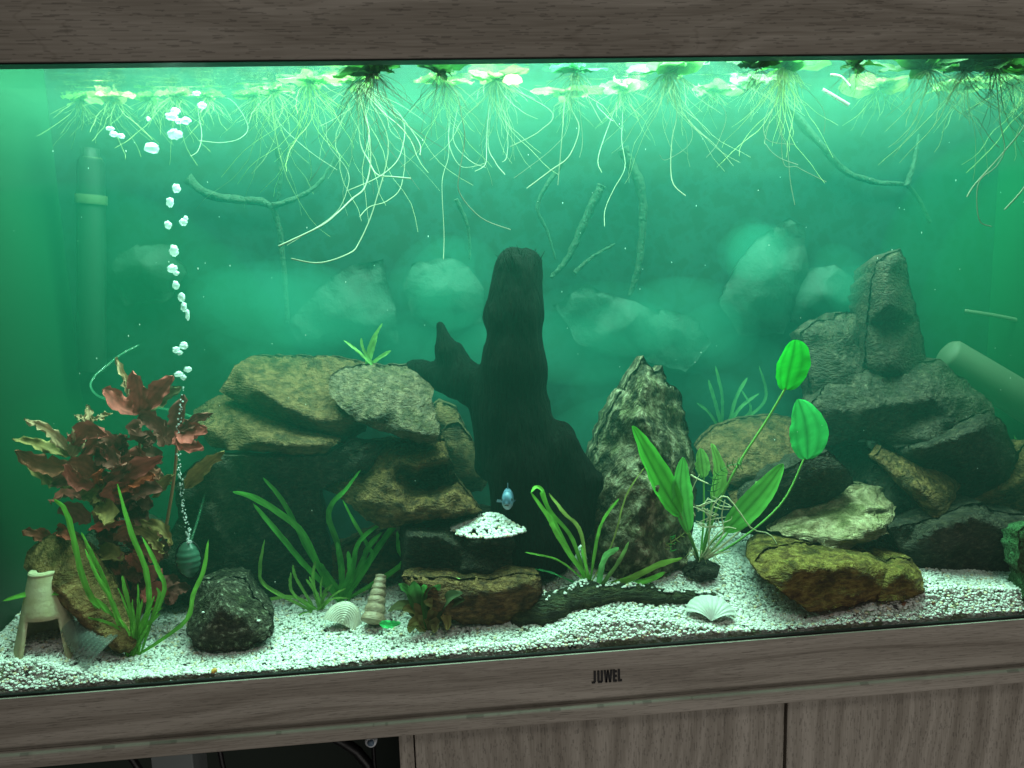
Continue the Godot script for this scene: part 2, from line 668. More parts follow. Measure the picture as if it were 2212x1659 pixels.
	M.turret = stone("turret_shell", [[0.0, C.call(0.168, 0.102, 0.06)], [0.5, C.call(0.312, 0.216, 0.144)], [1.0, C.call(0.432, 0.348, 0.264)]], 25, Vector3(8, 40, 8), 0.1, 0.45)
	for clean in [M.pot, M.shell, M.turret, M.haze, M.bark, M.hazed_root]:
		clean.detail_enabled = false
	M.bark.metallic_specular = 0.18
	M.bark.roughness = 0.8
	M.gravel = plain("gravel_grain", Color.WHITE, 0.65, true)
	M.bed = stone("gravel_bed", [[0.0, C.call(0.3, 0.3, 0.27)], [0.5, C.call(0.6, 0.6, 0.55)], [1.0, C.call(0.8, 0.8, 0.75)]], 26, Vector3(24, 24, 24), 0.3)
	M.leaf = plain("leaf", Color.WHITE, 0.6, true, 0.9)
	M.leaf.metallic_specular = 0.25
	M.redleaf = plain("red_leaf", Color.WHITE, 0.65, true, 0.35)
	M.redleaf.metallic_specular = 0.25
	M.root = plain("root", Color.WHITE, 0.6, true, 0.5)
	M.stem = plain("stem", Color.WHITE, 0.55, true)
	M.bubble = plain("bubble_skin", Color(0.92, 0.97, 0.98), 0.12)  # white colour stands in for lamp glints on the bubbles
	M.bubble.transparency = BaseMaterial3D.TRANSPARENCY_ALPHA
	M.bubble.albedo_color.a = 0.45
	M.clear_tube = plain("clear_tubing", Color(0.12, 0.45, 0.25), 0.15)
	M.clear_tube.transparency = BaseMaterial3D.TRANSPARENCY_ALPHA
	M.clear_tube.albedo_color.a = 0.16
	M.stoneglass = plain("air_stone", Color(0.05, 0.13, 0.09), 0.18)
	M.black = plain("black_plastic", Color(0.01, 0.011, 0.01), 0.5)
	M.letter = plain("lettering", Color(0.006, 0.006, 0.007), 0.6)
	M.filter = plain("filter_housing", Color(0.008, 0.022, 0.016), 0.5)
	M.label = plain("pale_band", Color(0.05, 0.075, 0.035), 0.6)
	M.pipe = plain("pale_pipe", Color(0.09, 0.11, 0.075), 0.6)
	M.backwall = stone("back_panel", [[0.0, C.call(0.002, 0.012, 0.011)], [0.5, C.call(0.003, 0.017, 0.016)], [1.0, C.call(0.005, 0.024, 0.022)]], 27, Vector3(2, 2, 2), 0.02)  # teal wall colour mimics the haze of the water before it
	M.white_shell = plain("white_shell", Color(0.5, 0.5, 0.46), 0.5)
	M.sidewall = plain("side_pane_green_tint", Color(0.003, 0.030, 0.012), 0.5)  # panes painted green for the greener light at the tank ends
	M.ribbed = plain("ribbed_plastic", Color(0.14, 0.17, 0.15), 0.3)
	M.ribbed.transparency = BaseMaterial3D.TRANSPARENCY_ALPHA
	M.ribbed.albedo_color.a = 0.55
	M.fish = plain("fish_skin", Color.WHITE, 0.35, true)
	M.speck = plain("speck", Color(0.8, 0.85, 0.8), 0.6)
	M.hood = plain("hood_inside", Color(0.05, 0.055, 0.055), 0.6)
	M.cable = plain("cable", Color(0.008, 0.008, 0.009), 0.45)
	M.white = plain("white_plastic", Color(0.62, 0.66, 0.7), 0.4)
	M.bluegrey = plain("blue_grey_plastic", Color(0.12, 0.18, 0.25), 0.5)
	M.card = plain("grey_box", Color(0.22, 0.25, 0.25), 0.6)
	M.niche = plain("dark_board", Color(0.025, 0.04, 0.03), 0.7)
	var glass := StandardMaterial3D.new()
	glass.resource_name = "glass"
	glass.albedo_color = Color(1, 1, 1, 0.02)
	glass.transparency = BaseMaterial3D.TRANSPARENCY_ALPHA
	glass.roughness = 0.0
	M.glass = glass
	var pane := glass.duplicate()
	pane.resource_name = "water_skin"
	M.skin = pane
	var lit := StandardMaterial3D.new()
	lit.resource_name = "unseen_light_tube"
	lit.albedo_color = Color(0.9, 0.95, 0.95)
	lit.emission_enabled = true
	lit.emission = Color(0.85, 1.0, 0.95)
	lit.emission_energy_multiplier = 4.0
	M.lit = lit
	M.veneer_a = veneer_mat("veneer_frame", veneer(41, 7.0, 0.22), Vector3(1.0 / 1.4, 1.0 / 0.40, 1))
	M.veneer_b = veneer_mat("veneer_trim", veneer(57, 5.0, 0.2), Vector3(1.0 / 1.4, 1.0 / 0.16, 1))
	M.veneer_c = veneer_mat("veneer_door", veneer(73, 30.0, 0.025, 1024), Vector3(1.0 / 0.62, 1.0 / 0.92, 1))


# a veneered board, grain along x (or along y when upright)
func board(lo: Vector3, hi: Vector3, ch: float, upright := false) -> MB:
	var mb := MB.new()
	box(mb, lo, hi, ch)
	for i in mb.v.size():
		var p := mb.v[i]
		var q := p.z - lo.z
		mb.uv[i] = Vector2(p.y + 0.61, p.x + q + 0.28) if upright else Vector2(p.x + 0.73, p.y + q + 0.09)
	return mb


# ---------------------------------------------------------------- the tank
func tank():
	var t := thing("aquarium", "large glass aquarium framed above and below in grey brown wood veneer", "aquarium", Vector3(-0.035, 0, -0.17))
	obj("top_frame", board(Vector3(LEFT - 0.006, 0.585, -0.022), Vector3(RIGHT + 0.006, 0.935, 0.0), 0.0012), M.veneer_a, t)
	var seal := MB.new()
	box(seal, Vector3(LEFT, 0.5835, -0.02), Vector3(RIGHT, 0.5849, -0.001))
	obj("seal_strip", seal, M.black, t)
	var low := obj("bottom_frame", board(Vector3(LEFT - 0.006, -0.0545, -0.03), Vector3(RIGHT + 0.006, 0.0, 0.0), 0.0003), M.veneer_b, t)
	var word := MB.new()
	var stroke := func(x0: float, y0: float, x1: float, y1: float, w: float):
		# an upright or slanted stroke, w wide, standing 1 mm proud of the frame
		var o := Vector3(-0.0592, -0.0335, 0.0)
		var f := []
		for q in [[x0, y0], [x0 + w, y0], [x1 + w, y1], [x1, y1]]:
			f.append(word.add(o + Vector3(q[0], q[1], 0.0009)))
		word.quad(f[0], f[1], f[2], f[3])
		for k in 4:
			var e := []
			for m in [k, (k + 1) % 4]:
				e.append(word.add(word.v[f[m]]))
				e.append(word.add(word.v[f[m]] - Vector3(0, 0, 0.0009)))
			word.quad(e[0], e[1], e[3], e[2])
	var hh := 0.0132
	var sw := 0.0023
	stroke.call(0.0026, 0.0012, 0.0026, hh, sw)
	stroke.call(0.0004, 0.0, 0.0004, 0.0017, 0.0036)
	stroke.call(0.0064, 0.0012, 0.0064, hh, sw)
	stroke.call(0.0100, 0.0012, 0.0100, hh, sw)
	stroke.call(0.0070, 0.0, 0.0070, 0.0018, 0.0043)
	stroke.call(0.0146, 0.0, 0.0132, hh, sw)
	stroke.call(0.0148, 0.0, 0.0168, hh, 0.0017)
	stroke.call(0.0186, 0.0, 0.0166, hh, 0.0017)
	stroke.call(0.0186, 0.0, 0.0200, hh, sw)
	stroke.call(0.0228, 0.0, 0.0228, hh, sw)
	for yy in [0.0, 0.0052, 0.0104]:
		stroke.call(0.0247, yy, 0.0247, yy + 0.0018, 0.0024)
	stroke.call(0.0280, 0.0, 0.0280, hh, sw)
	stroke.call(0.0299, 0.0, 0.0299, 0.0018, 0.0024)
	obj("brand_lettering", word, M.letter, low, false)
	var lip := MB.new()
	lip = board(Vector3(LEFT - 0.01, -0.0712, -0.03), Vector3(RIGHT + 0.01, -0.0548, 0.0075), 0.0022)
	obj("frame_ledge", lip, M.veneer_b, t)
	var g := MB.new()
	box(g, Vector3(LEFT, 0.0, -0.0062), Vector3(RIGHT, 0.0024, -0.0022))
	obj("seal_strip", g, M.black, t)
	var f := MB.new()
	for q in [[LEFT, 0.0025], [RIGHT, 0.0025], [RIGHT, 0.92], [LEFT, 0.92]]:
		f.add(Vector3(q[0], q[1], -0.004))
	f.quad(0, 1, 2, 3)
	obj("front_glass", f, M.glass, t, false)
	var b := MB.new()
	box(b, Vector3(LEFT, 0.0, BACK - 0.008), Vector3(RIGHT, 0.92, BACK))
	obj("back_panel", b, M.backwall, t)
	for x in [LEFT - 0.005, RIGHT]:
		var s := MB.new()
		box(s, Vector3(x, 0.0, BACK), Vector3(x + 0.005, 0.92, -0.005))
		obj("side_panel", s, M.sidewall, t)
	var base := MB.new()
	box(base, Vector3(LEFT, -0.009, BACK), Vector3(RIGHT, -0.001, -0.031))
	obj("base_panel", base, M.black, t)
	var hood := MB.new()
	box(hood, Vector3(LEFT, 0.9205, BACK - 0.008), Vector3(RIGHT, 0.935, -0.0225))
	obj("hood", hood, M.hood, t)
	for z in [-0.10, -0.25]:
		var l := MB.new()
		tube(l, [Vector3(-0.60, 0.885, z), Vector3(0.54, 0.885, z)], 0.011, 0.011, 12)
		obj("unseen_light_tube", l, M.lit, t)
	# the water: murky, lit from above, and its rippled skin
	var water := FogVolume.new()
	water.name = "water"
	water.shape = RenderingServer.FOG_VOLUME_SHAPE_BOX
	water.size = Vector3(RIGHT - LEFT - 0.004, SURFACE - 0.004, -BACK - 0.01)
	water.position = Vector3((LEFT + RIGHT) / 2.0, SURFACE / 2.0, (BACK - 0.006) / 2.0)
	var fm := FogMaterial.new()
	fm.resource_name = "murky_water"
	fm.density = 0.85
	fm.albedo = Color(0.018, 0.325, 0.230).linear_to_srgb()
	water.material = fm
	water.set_meta("kind", "structure")
	add_child(water)
	# added fog layers that brighten the glow under the water surface
	for layer in [[0.490, 0.3], [0.530, 0.4], [0.565, 0.55]]:
		var glow_fog := FogVolume.new()
		glow_fog.name = numbered("surface_glow_fog")
		glow_fog.shape = RenderingServer.FOG_VOLUME_SHAPE_BOX
		glow_fog.size = Vector3(RIGHT - LEFT - 0.006, 0.603 - layer[0], -BACK - 0.012)
		glow_fog.position = Vector3((LEFT + RIGHT) / 2.0, (0.603 + layer[0]) / 2.0, (BACK - 0.006) / 2.0)
		var km := FogMaterial.new()
		km.resource_name = "added_glow_fog"
		km.density = layer[1]
		km.albedo = Color(0.11, 0.25, 0.15).linear_to_srgb()
		glow_fog.material = km
		glow_fog.set_meta("kind", "stuff")
		add_child(glow_fog)
	# pale fog patches added before the back wall to brighten its haze
	for q in [[960, 640, 0.08, 0.06], [760, 650, 0.12, 0.07], [540, 700, 0.12, 0.06], [1290, 700, 0.12, 0.06], [1450, 690, 0.10, 0.06], [1665, 590, 0.07, 0.075], [1800, 650, 0.08, 0.05], [650, 760, 0.16, 0.04], [1540, 850, 0.13, 0.045], [1260, 880, 0.08, 0.06], [1000, 780, 0.09, 0.05]]:
		for k in 3:
			var cloud := FogVolume.new()
			cloud.name = numbered("milky_cloud")
			cloud.shape = RenderingServer.FOG_VOLUME_SHAPE_ELLIPSOID
			cloud.size = Vector3(q[2] * rng.randf_range(1.0, 2.3), q[3] * rng.randf_range(1.0, 2.3), rng.randf_range(0.07, 0.11))
			cloud.position = P(q[0], q[1], BACK + 0.07) + Vector3(rng.randf_range(-0.5, 0.5) * q[2], rng.randf_range(-0.5, 0.5) * q[3], rng.randf_range(0.0, 0.03))
			cloud.rotation = Vector3(rng.randf_range(-0.4, 0.4), rng.randf_range(-0.6, 0.6), rng.randf_range(-0.8, 0.8))
			var cm := FogMaterial.new()
			cm.resource_name = "milky_cloud"
			cm.density = rng.randf_range(0.55, 1.0)
			cm.albedo = Color(0.09, 0.66, 0.45).linear_to_srgb()
			cloud.material = cm
			cloud.set_meta("kind", "stuff")
			add_child(cloud)
	# added fog that tints both ends of the tank greener
	for q in [[-0.60, 0.22, 0.5, 0.56], [-0.62, 0.10, 0.34, 0.34], [0.58, 0.24, 0.36, 0.56], [0.50, 0.34, 0.3, 0.4]]:
		var tint_fog := FogVolume.new()
		tint_fog.name = numbered("end_tint_fog")
		tint_fog.shape = RenderingServer.FOG_VOLUME_SHAPE_ELLIPSOID
		tint_fog.size = Vector3(q[2], q[3], 0.30)
		tint_fog.position = Vector3(q[0], q[1], -0.18)
		var am := FogMaterial.new()
		am.resource_name = "end_tint_fog"
		am.density = 0.55
		am.albedo = Color(0.01, 0.34, 0.09).linear_to_srgb()
		tint_fog.material = am
		tint_fog.set_meta("kind", "stuff")
		add_child(tint_fog)
	var s := MB.new()
	var nx := 260
	var nz := 70
	for k in nz + 1:
		for i in nx + 1:
			var x := lerpf(LEFT + 0.001, RIGHT - 0.001, i / float(nx))
			var z := lerpf(-0.0045, BACK + 0.001, k / float(nz))
			var y := 0.0011 * fine.get_noise_2d(x * 16.0, z * 34.0) + 0.0016 * fine.get_noise_2d(x * 4.0 + 9.0, z * 9.0)
			s.add(Vector3(x, SURFACE + y, z))
	for k in nz:
		for i in nx:
			var a := k * (nx + 1) + i
			s.quad(a, a + 1, a + nx + 2, a + nx + 1)
	var so := obj("water_surface", s, M.skin, null, false)
	so.set_meta("kind", "structure")


func cabinet():
	var c := thing("cabinet", "wood veneer cabinet with two doors and an open dark shelf under the aquarium", "cabinet", Vector3(0.1, -0.3, -0.1))
	obj("door", board(Vector3(-0.244, -0.6, -0.022), Vector3(0.1515, -0.0722, -0.004), 0.0008, true), M.veneer_c, c)
	obj("door", board(Vector3(0.1548, -0.6, -0.022), Vector3(0.60, -0.0722, -0.004), 0.0008, true), M.veneer_c, c)
	obj("side_board", board(Vector3(-0.2602, -0.6, -0.34), Vector3(-0.2452, -0.0722, -0.005), 0.0006, true), M.veneer_c, c)
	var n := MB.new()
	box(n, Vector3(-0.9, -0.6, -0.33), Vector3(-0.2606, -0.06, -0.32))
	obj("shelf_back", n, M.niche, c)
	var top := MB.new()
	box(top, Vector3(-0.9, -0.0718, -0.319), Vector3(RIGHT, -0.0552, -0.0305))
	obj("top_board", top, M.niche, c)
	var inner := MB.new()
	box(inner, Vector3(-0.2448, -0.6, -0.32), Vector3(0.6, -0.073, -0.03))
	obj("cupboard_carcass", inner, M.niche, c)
	for q in [[-0.560, -0.535, 0.004, "thick black cable looping down beside the grey box in the shelf"], [-0.455, -0.452, 0.0028, "thin black cable hanging in the middle of the dark shelf"], [-0.37, -0.30, 0.006, "black hose slanting down across the dark shelf"], [-0.284, -0.292, 0.0022, "thin black cable hanging beside the white pipe end"]]:
		var mb := MB.new()
		var z: float = -0.06
		tube(mb, catmull([Vector3(q[0], -0.0723, z), Vector3(lerpf(q[0], q[1], 0.3), -0.09, z + 0.006), Vector3(q[1], -0.14, z), Vector3(q[1] + 0.01, -0.25, z - 0.02)], 12), q[2], q[2], 8)
		tag(obj("cable", mb, M.cable), q[3], "cable")
	var bx := MB.new()
	box(bx, Vector3(-0.532, -0.2, -0.12), Vector3(-0.487, -0.0735, -0.07), 0.002)
	tag(obj("socket_box", bx, M.card), "pale grey box hanging under the top of the dark shelf", "box")
	var pe := thing("pipe_end", "round white pipe end with blue grey middle under the frame ledge", "pipe", P(801, 1604, -0.03))
	var ring := MB.new()
	var o := pe.position
	tube(ring, [o + Vector3(0, 0, -0.05), o + Vector3(0, 0, -0.004), o, o + Vector3(0, 0, 0.001), o + Vector3(0, 0, -0.004)], 0.0072, 0.0045, 20)
	obj("ring", ring, M.white, pe)
	var plug := MB.new()
	tube(plug, [o + Vector3(0, 0, -0.01), o + Vector3(0, 0, -0.0015), o + Vector3(0, 0, 0.0016)], 0.0048, 0.0036, 16)
	obj("plug", plug, M.bluegrey, pe)


# ---------------------------------------------------------------- gravel
const KX := [-0.67, -0.633, -0.514, -0.392, -0.26, -0.12, -0.048, 0.02, 0.055, 0.082, 0.126, 0.178, 0.345, 0.469, 0.61]
const KH := [0.027, 0.023, 0.004, 0.003, 0.006, 0.008, 0.018, 0.0155, 0.009, 0.004, 0.004, 0.006, 0.027, 0.02, 0.02]

func front_h(x: float) -> float:
	for i in KX.size() - 1:
		if x <= KX[i + 1]:
			var t := clampf((x - KX[i]) / (KX[i + 1] - KX[i]), 0.0, 1.0)
			return lerpf(KH[i], KH[i + 1], t * t * (3.0 - 2.0 * t))
	return KH[-1]


func strip_z(y: float) -> float:
	return -0.0080 - 0.6 * y


func ground(x: float, z: float) -> float:
	return minf(front_h(x), maxf(0.0, 0.0035 + (-z - 0.0075) / 0.6)) + lerpf(lerpf(0.016, 0.032, smoothstep(-0.36, -0.2, x)), 0.014, smoothstep(0.12, 0.3, x)) * (1.0 - exp((z + 0.01) / 0.11)) * (1.0 - smoothstep(0.16, 0.26, -z)) + 0.016 * exp(-pow((x - 0.09) / 0.09, 2.0) - pow((z + 0.11) / 0.07, 2.0)) + 0.012 * exp(-pow((x + 0.05) / 0.07, 2.0) - pow((z + 0.075) / 0.05, 2.0)) + 0.0035 * fine.get_noise_2d(x * 7.0, z * 7.0) + 0.003


# where the sight line through a pixel meets the gravel
func G(x: float, y: float) -> Vector3:
	var z := -0.006
	while z > BACK:
		var q := P(x, y, z)
		if q.y <= ground(q.x, z):
			return q
		z -= 0.001
	return P(x, y, BACK + 0.01)


func heap(c: Vector3, rx: float, rz: float, top: float, x: float, z: float) -> float:
	var d := Vector2((x - c.x) / rx, (z - c.z) / rz).length()
	return c.y + top * maxf(0.0, 1.0 - d) - (0.02 if d > 1.0 else 0.0)


func gravel():
	var mb := MB.new()
	var nx := 200
	var nz := 60
	for k in nz + 1:
		for i in nx + 1:
			var x := lerpf(LEFT, RIGHT, i / float(nx))
			var z := lerpf(-0.0075, BACK, k / float(nz))
			mb.add(Vector3(x, ground(x, z) - 0.0022, z))
	for k in nz:
		for i in nx:
			var a := k * (nx + 1) + i
			mb.quad(a, a + 1, a + nx + 2, a + nx + 1)
	var first := mb.v.size()
	for i in nx + 1:
		var x := lerpf(LEFT, RIGHT, i / float(nx))
		mb.add(Vector3(x, ground(x, -0.0075) - 0.0022, -0.0075))
		mb.add(Vector3(x, 0.0, -0.0075))
	for i in nx:
		var a := first + i * 2
		mb.quad(a, a + 1, a + 3, a + 2)
	var bed := obj("gravel_bed", mb, M.bed, null, false)
	bed.set_meta("kind", "structure")
	var where: Array[Transform3D] = []
	var tint := PackedColorArray()
	var spot := func(p: Vector3, s: float):
		var b := Basis.from_euler(Vector3(rng.randf() * TAU, rng.randf() * TAU, rng.randf() * TAU))
		b = b.scaled(Vector3(s * rng.randf_range(0.8, 1.25), s * rng.randf_range(0.6, 0.9), s * rng.randf_range(0.8, 1.25)))
		where.append(Transform3D(b, p))
		var r := rng.randf()
		var v := rng.randf_range(0.60, 0.80)
		if r < 0.007:
			tint.append(Color(0.035, 0.032, 0.03))
		elif r < 0.14:
			tint.append(Color(0.44, 0.45, 0.40) * rng.randf_range(0.7, 1.3))
		elif r < 0.2:
			tint.append(Color(0.66, 0.55, 0.38))
		else:
			tint.append(Color(v, v * 0.985, v * 0.93))
	for i in 90000:
		var z := -0.008 + (BACK + 0.008) * pow(rng.randf(), 1.25)
		var x := rng.randf_range(LEFT + 0.003, RIGHT - 0.003)
		spot.call(Vector3(x, ground(x, z) - 0.001 + rng.randf_range(-0.001, 0.001), z), rng.randf_range(0.0012, 0.0021))
	for i in 12000:
		var x := rng.randf_range(LEFT + 0.003, RIGHT - 0.003)
		var y := rng.randf_range(0.0005, front_h(x) + 0.004)
		if rng.randf() < maxf(0.3, front_h(x) / 0.028):
			spot.call(Vector3(x, y, strip_z(y) + rng.randf_range(-0.0012, 0.0006)), rng.randf_range(0.0012, 0.0019))
	# a heap of gravel lying on the dark block, and grains caught on the driftwood stick
	var hc := P(1060, 1138, -0.088)
	for i in 900:
		var a := rng.randf() * TAU
		var r := sqrt(rng.randf())
		var x := hc.x + cos(a) * r * 0.044
		var z := hc.z + sin(a) * r * 0.035
		spot.call(Vector3(x, heap(hc, 0.044, 0.035, 0.016, x, z), z), rng.randf_range(0.0017, 0.0026))
	for i in 620:
		var t := rng.randf()
		var bone = stick_bones()[int(t * 3.999)]
		var u := rng.randf()
		var c: Vector3 = bone[0].lerp(bone[2], u)
		var r := lerpf(bone[1], bone[3], u)
		var a := rng.randf_range(-1.1, 0.5) * (1.0 if t > 0.3 else 0.6)
		if fine.get_noise_1d(c.x * 55.0 + a) < -0.08:
			continue
		spot.call(c + Vector3(0, cos(a), sin(a)) * (r + 0.0012), rng.randf_range(0.0010, 0.0021))
	for i in 12:
		var t := rng.randf()
		var q := P(lerpf(430, 570, t), rng.randf_range(1262, 1380), -0.052 + rng.randf_range(-0.006, 0.012))
		spot.call(q, rng.randf_range(0.0008, 0.0019))
	var sm := SphereMesh.new()
	sm.radius = 1.0
	sm.height = 2.0
	sm.radial_segments = 7
	sm.rings = 4
	var mm := MultiMesh.new()
	mm.transform_format = MultiMesh.TRANSFORM_3D
	mm.use_colors = true
	mm.mesh = sm
	mm.instance_count = where.size()
	for i in where.size():
		mm.set_instance_transform(i, where[i])
		mm.set_instance_color(i, tint[i])
	var gi := MultiMeshInstance3D.new()
	gi.name = "gravel"
	gi.multimesh = mm
	gi.material_override = M.gravel
	gi.set_meta("kind", "stuff")
	gi.set_meta("label", "pale coarse aquarium gravel covering the bottom of the tank")
	add_child(gi)
	# specks drifting in the water
	var sp := MultiMesh.new()
	sp.transform_format = MultiMesh.TRANSFORM_3D
	var pm := SphereMesh.new()
	pm.radius = 1.0
	pm.height = 2.0
	pm.radial_segments = 5
	pm.rings = 3
	sp.mesh = pm
	sp.instance_count = 130
	for i in 130:
		var s := rng.randf_range(0.00016, 0.00042)
		var b := Basis.from_euler(Vector3(rng.randf() * TAU, rng.randf() * TAU, 0)).scaled(Vector3(s, s * rng.randf_range(1.0, 3.0), s))
		sp.set_instance_transform(i, Transform3D(b, Vector3(rng.randf_range(-0.64, 0.58), rng.randf_range(0.09, 0.55), rng.randf_range(-0.15, -0.012))))
	var si := MultiMeshInstance3D.new()
	si.name = "drifting_specks"
	si.multimesh = sp
	si.material_override = M.speck
	si.set_meta("kind", "stuff")
	add_child(si)


# ---------------------------------------------------------------- background poster of rocks and roots, as low relief with haze in its colour
func background():
	var g := "pale poster boulders at the back wall"
	var spots := [
		["faint pale poster boulder at the back left behind the bubble column", [[228, 590], [262, 545], [310, 525], [370, 530], [402, 590], [360, 655], [270, 660]]],
		["wide faint poster boulder at the back above the olive slab", [[620, 700], [690, 620], [760, 575], [825, 560], [852, 650], [862, 740], [760, 770], [660, 765]]],
		["rounded pale poster boulder at the back just left of the dark trunk", [[868, 612], [890, 572], [960, 552], [1012, 572], [1046, 625], [1040, 695], [960, 722], [890, 690]]],
		["broad pale poster boulder at the back just right of the dark trunk", [[1195, 660], [1260, 615], [1340, 640], [1405, 665], [1500, 680], [1535, 742], [1480, 805], [1380, 775], [1250, 745]]],
		["tall leaning pale poster boulder at the back, highest of the row", [[1548, 650], [1600, 560], [1650, 505], [1700, 475], [1738, 490], [1746, 560], [1740, 640], [1690, 720], [1600, 730]]],
		["faint pale poster boulder at the back left of the pointed spire", [[1700, 640], [1740, 585], [1800, 575], [1862, 610], [1872, 680], [1790, 710], [1710, 700]]],
	]
	for s in spots:
		var out := []
		var cx := 0.0
		var cy := 0.0
		for p in s[1]:
			out.append([p[0], p[1], BACK + 0.012])
			cx += p[0] / s[1].size()
			cy += p[1] / s[1].size()
		tag(obj("poster_boulder", crag(out, [[cx, cy, BACK + 0.045]], 0.02, 16.0, 0.01, 0.0, 4.0, 1.0), M.haze), s[0], "rock", g)
	var rs := [
		["pale poster root at the back left, running from the bubbles to a fork", [[405, 385], [450, 420], [520, 432], [580, 442], [602, 490], [615, 600], [622, 700]], 0.0075],
		["pale poster root at the back rising right from the left fork", [[588, 445], [640, 428], [690, 395], [730, 330]], 0.005],
		["thin upright pale poster root at the back through the left fork", [[600, 320], [606, 380], [598, 440]], 0.005],
		["thin wavy pale poster root at the back left of the trunk top", [[1215, 350], [1162, 440], [1182, 500], [1200, 560]], 0.004],
		["pale poster root at the back bending down behind the trunk top", [[1300, 400], [1262, 480], [1225, 560], [1190, 600]], 0.008],
		["thickest upright pale poster root at the back right of the trunk", [[1345, 320], [1386, 420], [1382, 560], [1360, 640]], 0.009],
		["short pale poster root at the back slanting beside the thick upright root", [[1240, 590], [1280, 555], [1328, 527]], 0.004],
		["long faint poster root at the back right, curving down to a bend", [[1690, 220], [1770, 310], [1830, 372], [1900, 395], [1965, 405], [2010, 480]], 0.0065],
		["short faint poster root at the back right rising from the long curved root", [[1958, 404], [1975, 350], [1985, 290]], 0.005],
		["faint poster root at the back left of the trunk below the long white root", [[985, 430], [1010, 490], [1015, 560]], 0.004],
	]
	for r in rs:
		var mb := MB.new()
		var w: float = r[2]
		tube(mb, catmull(path(r[1], BACK + 0.022, BACK + 0.012), 40), w * 0.85, w * 0.35, 10, Color.WHITE, func(f, a): return 1.0 + 0.55 * fine.get_noise_2d(f * 9.0 + w * 900.0, a * 0.6))
		tag(obj("poster_root", mb, M.hazed_root), r[0], "root", "pale poster roots at the back wall")


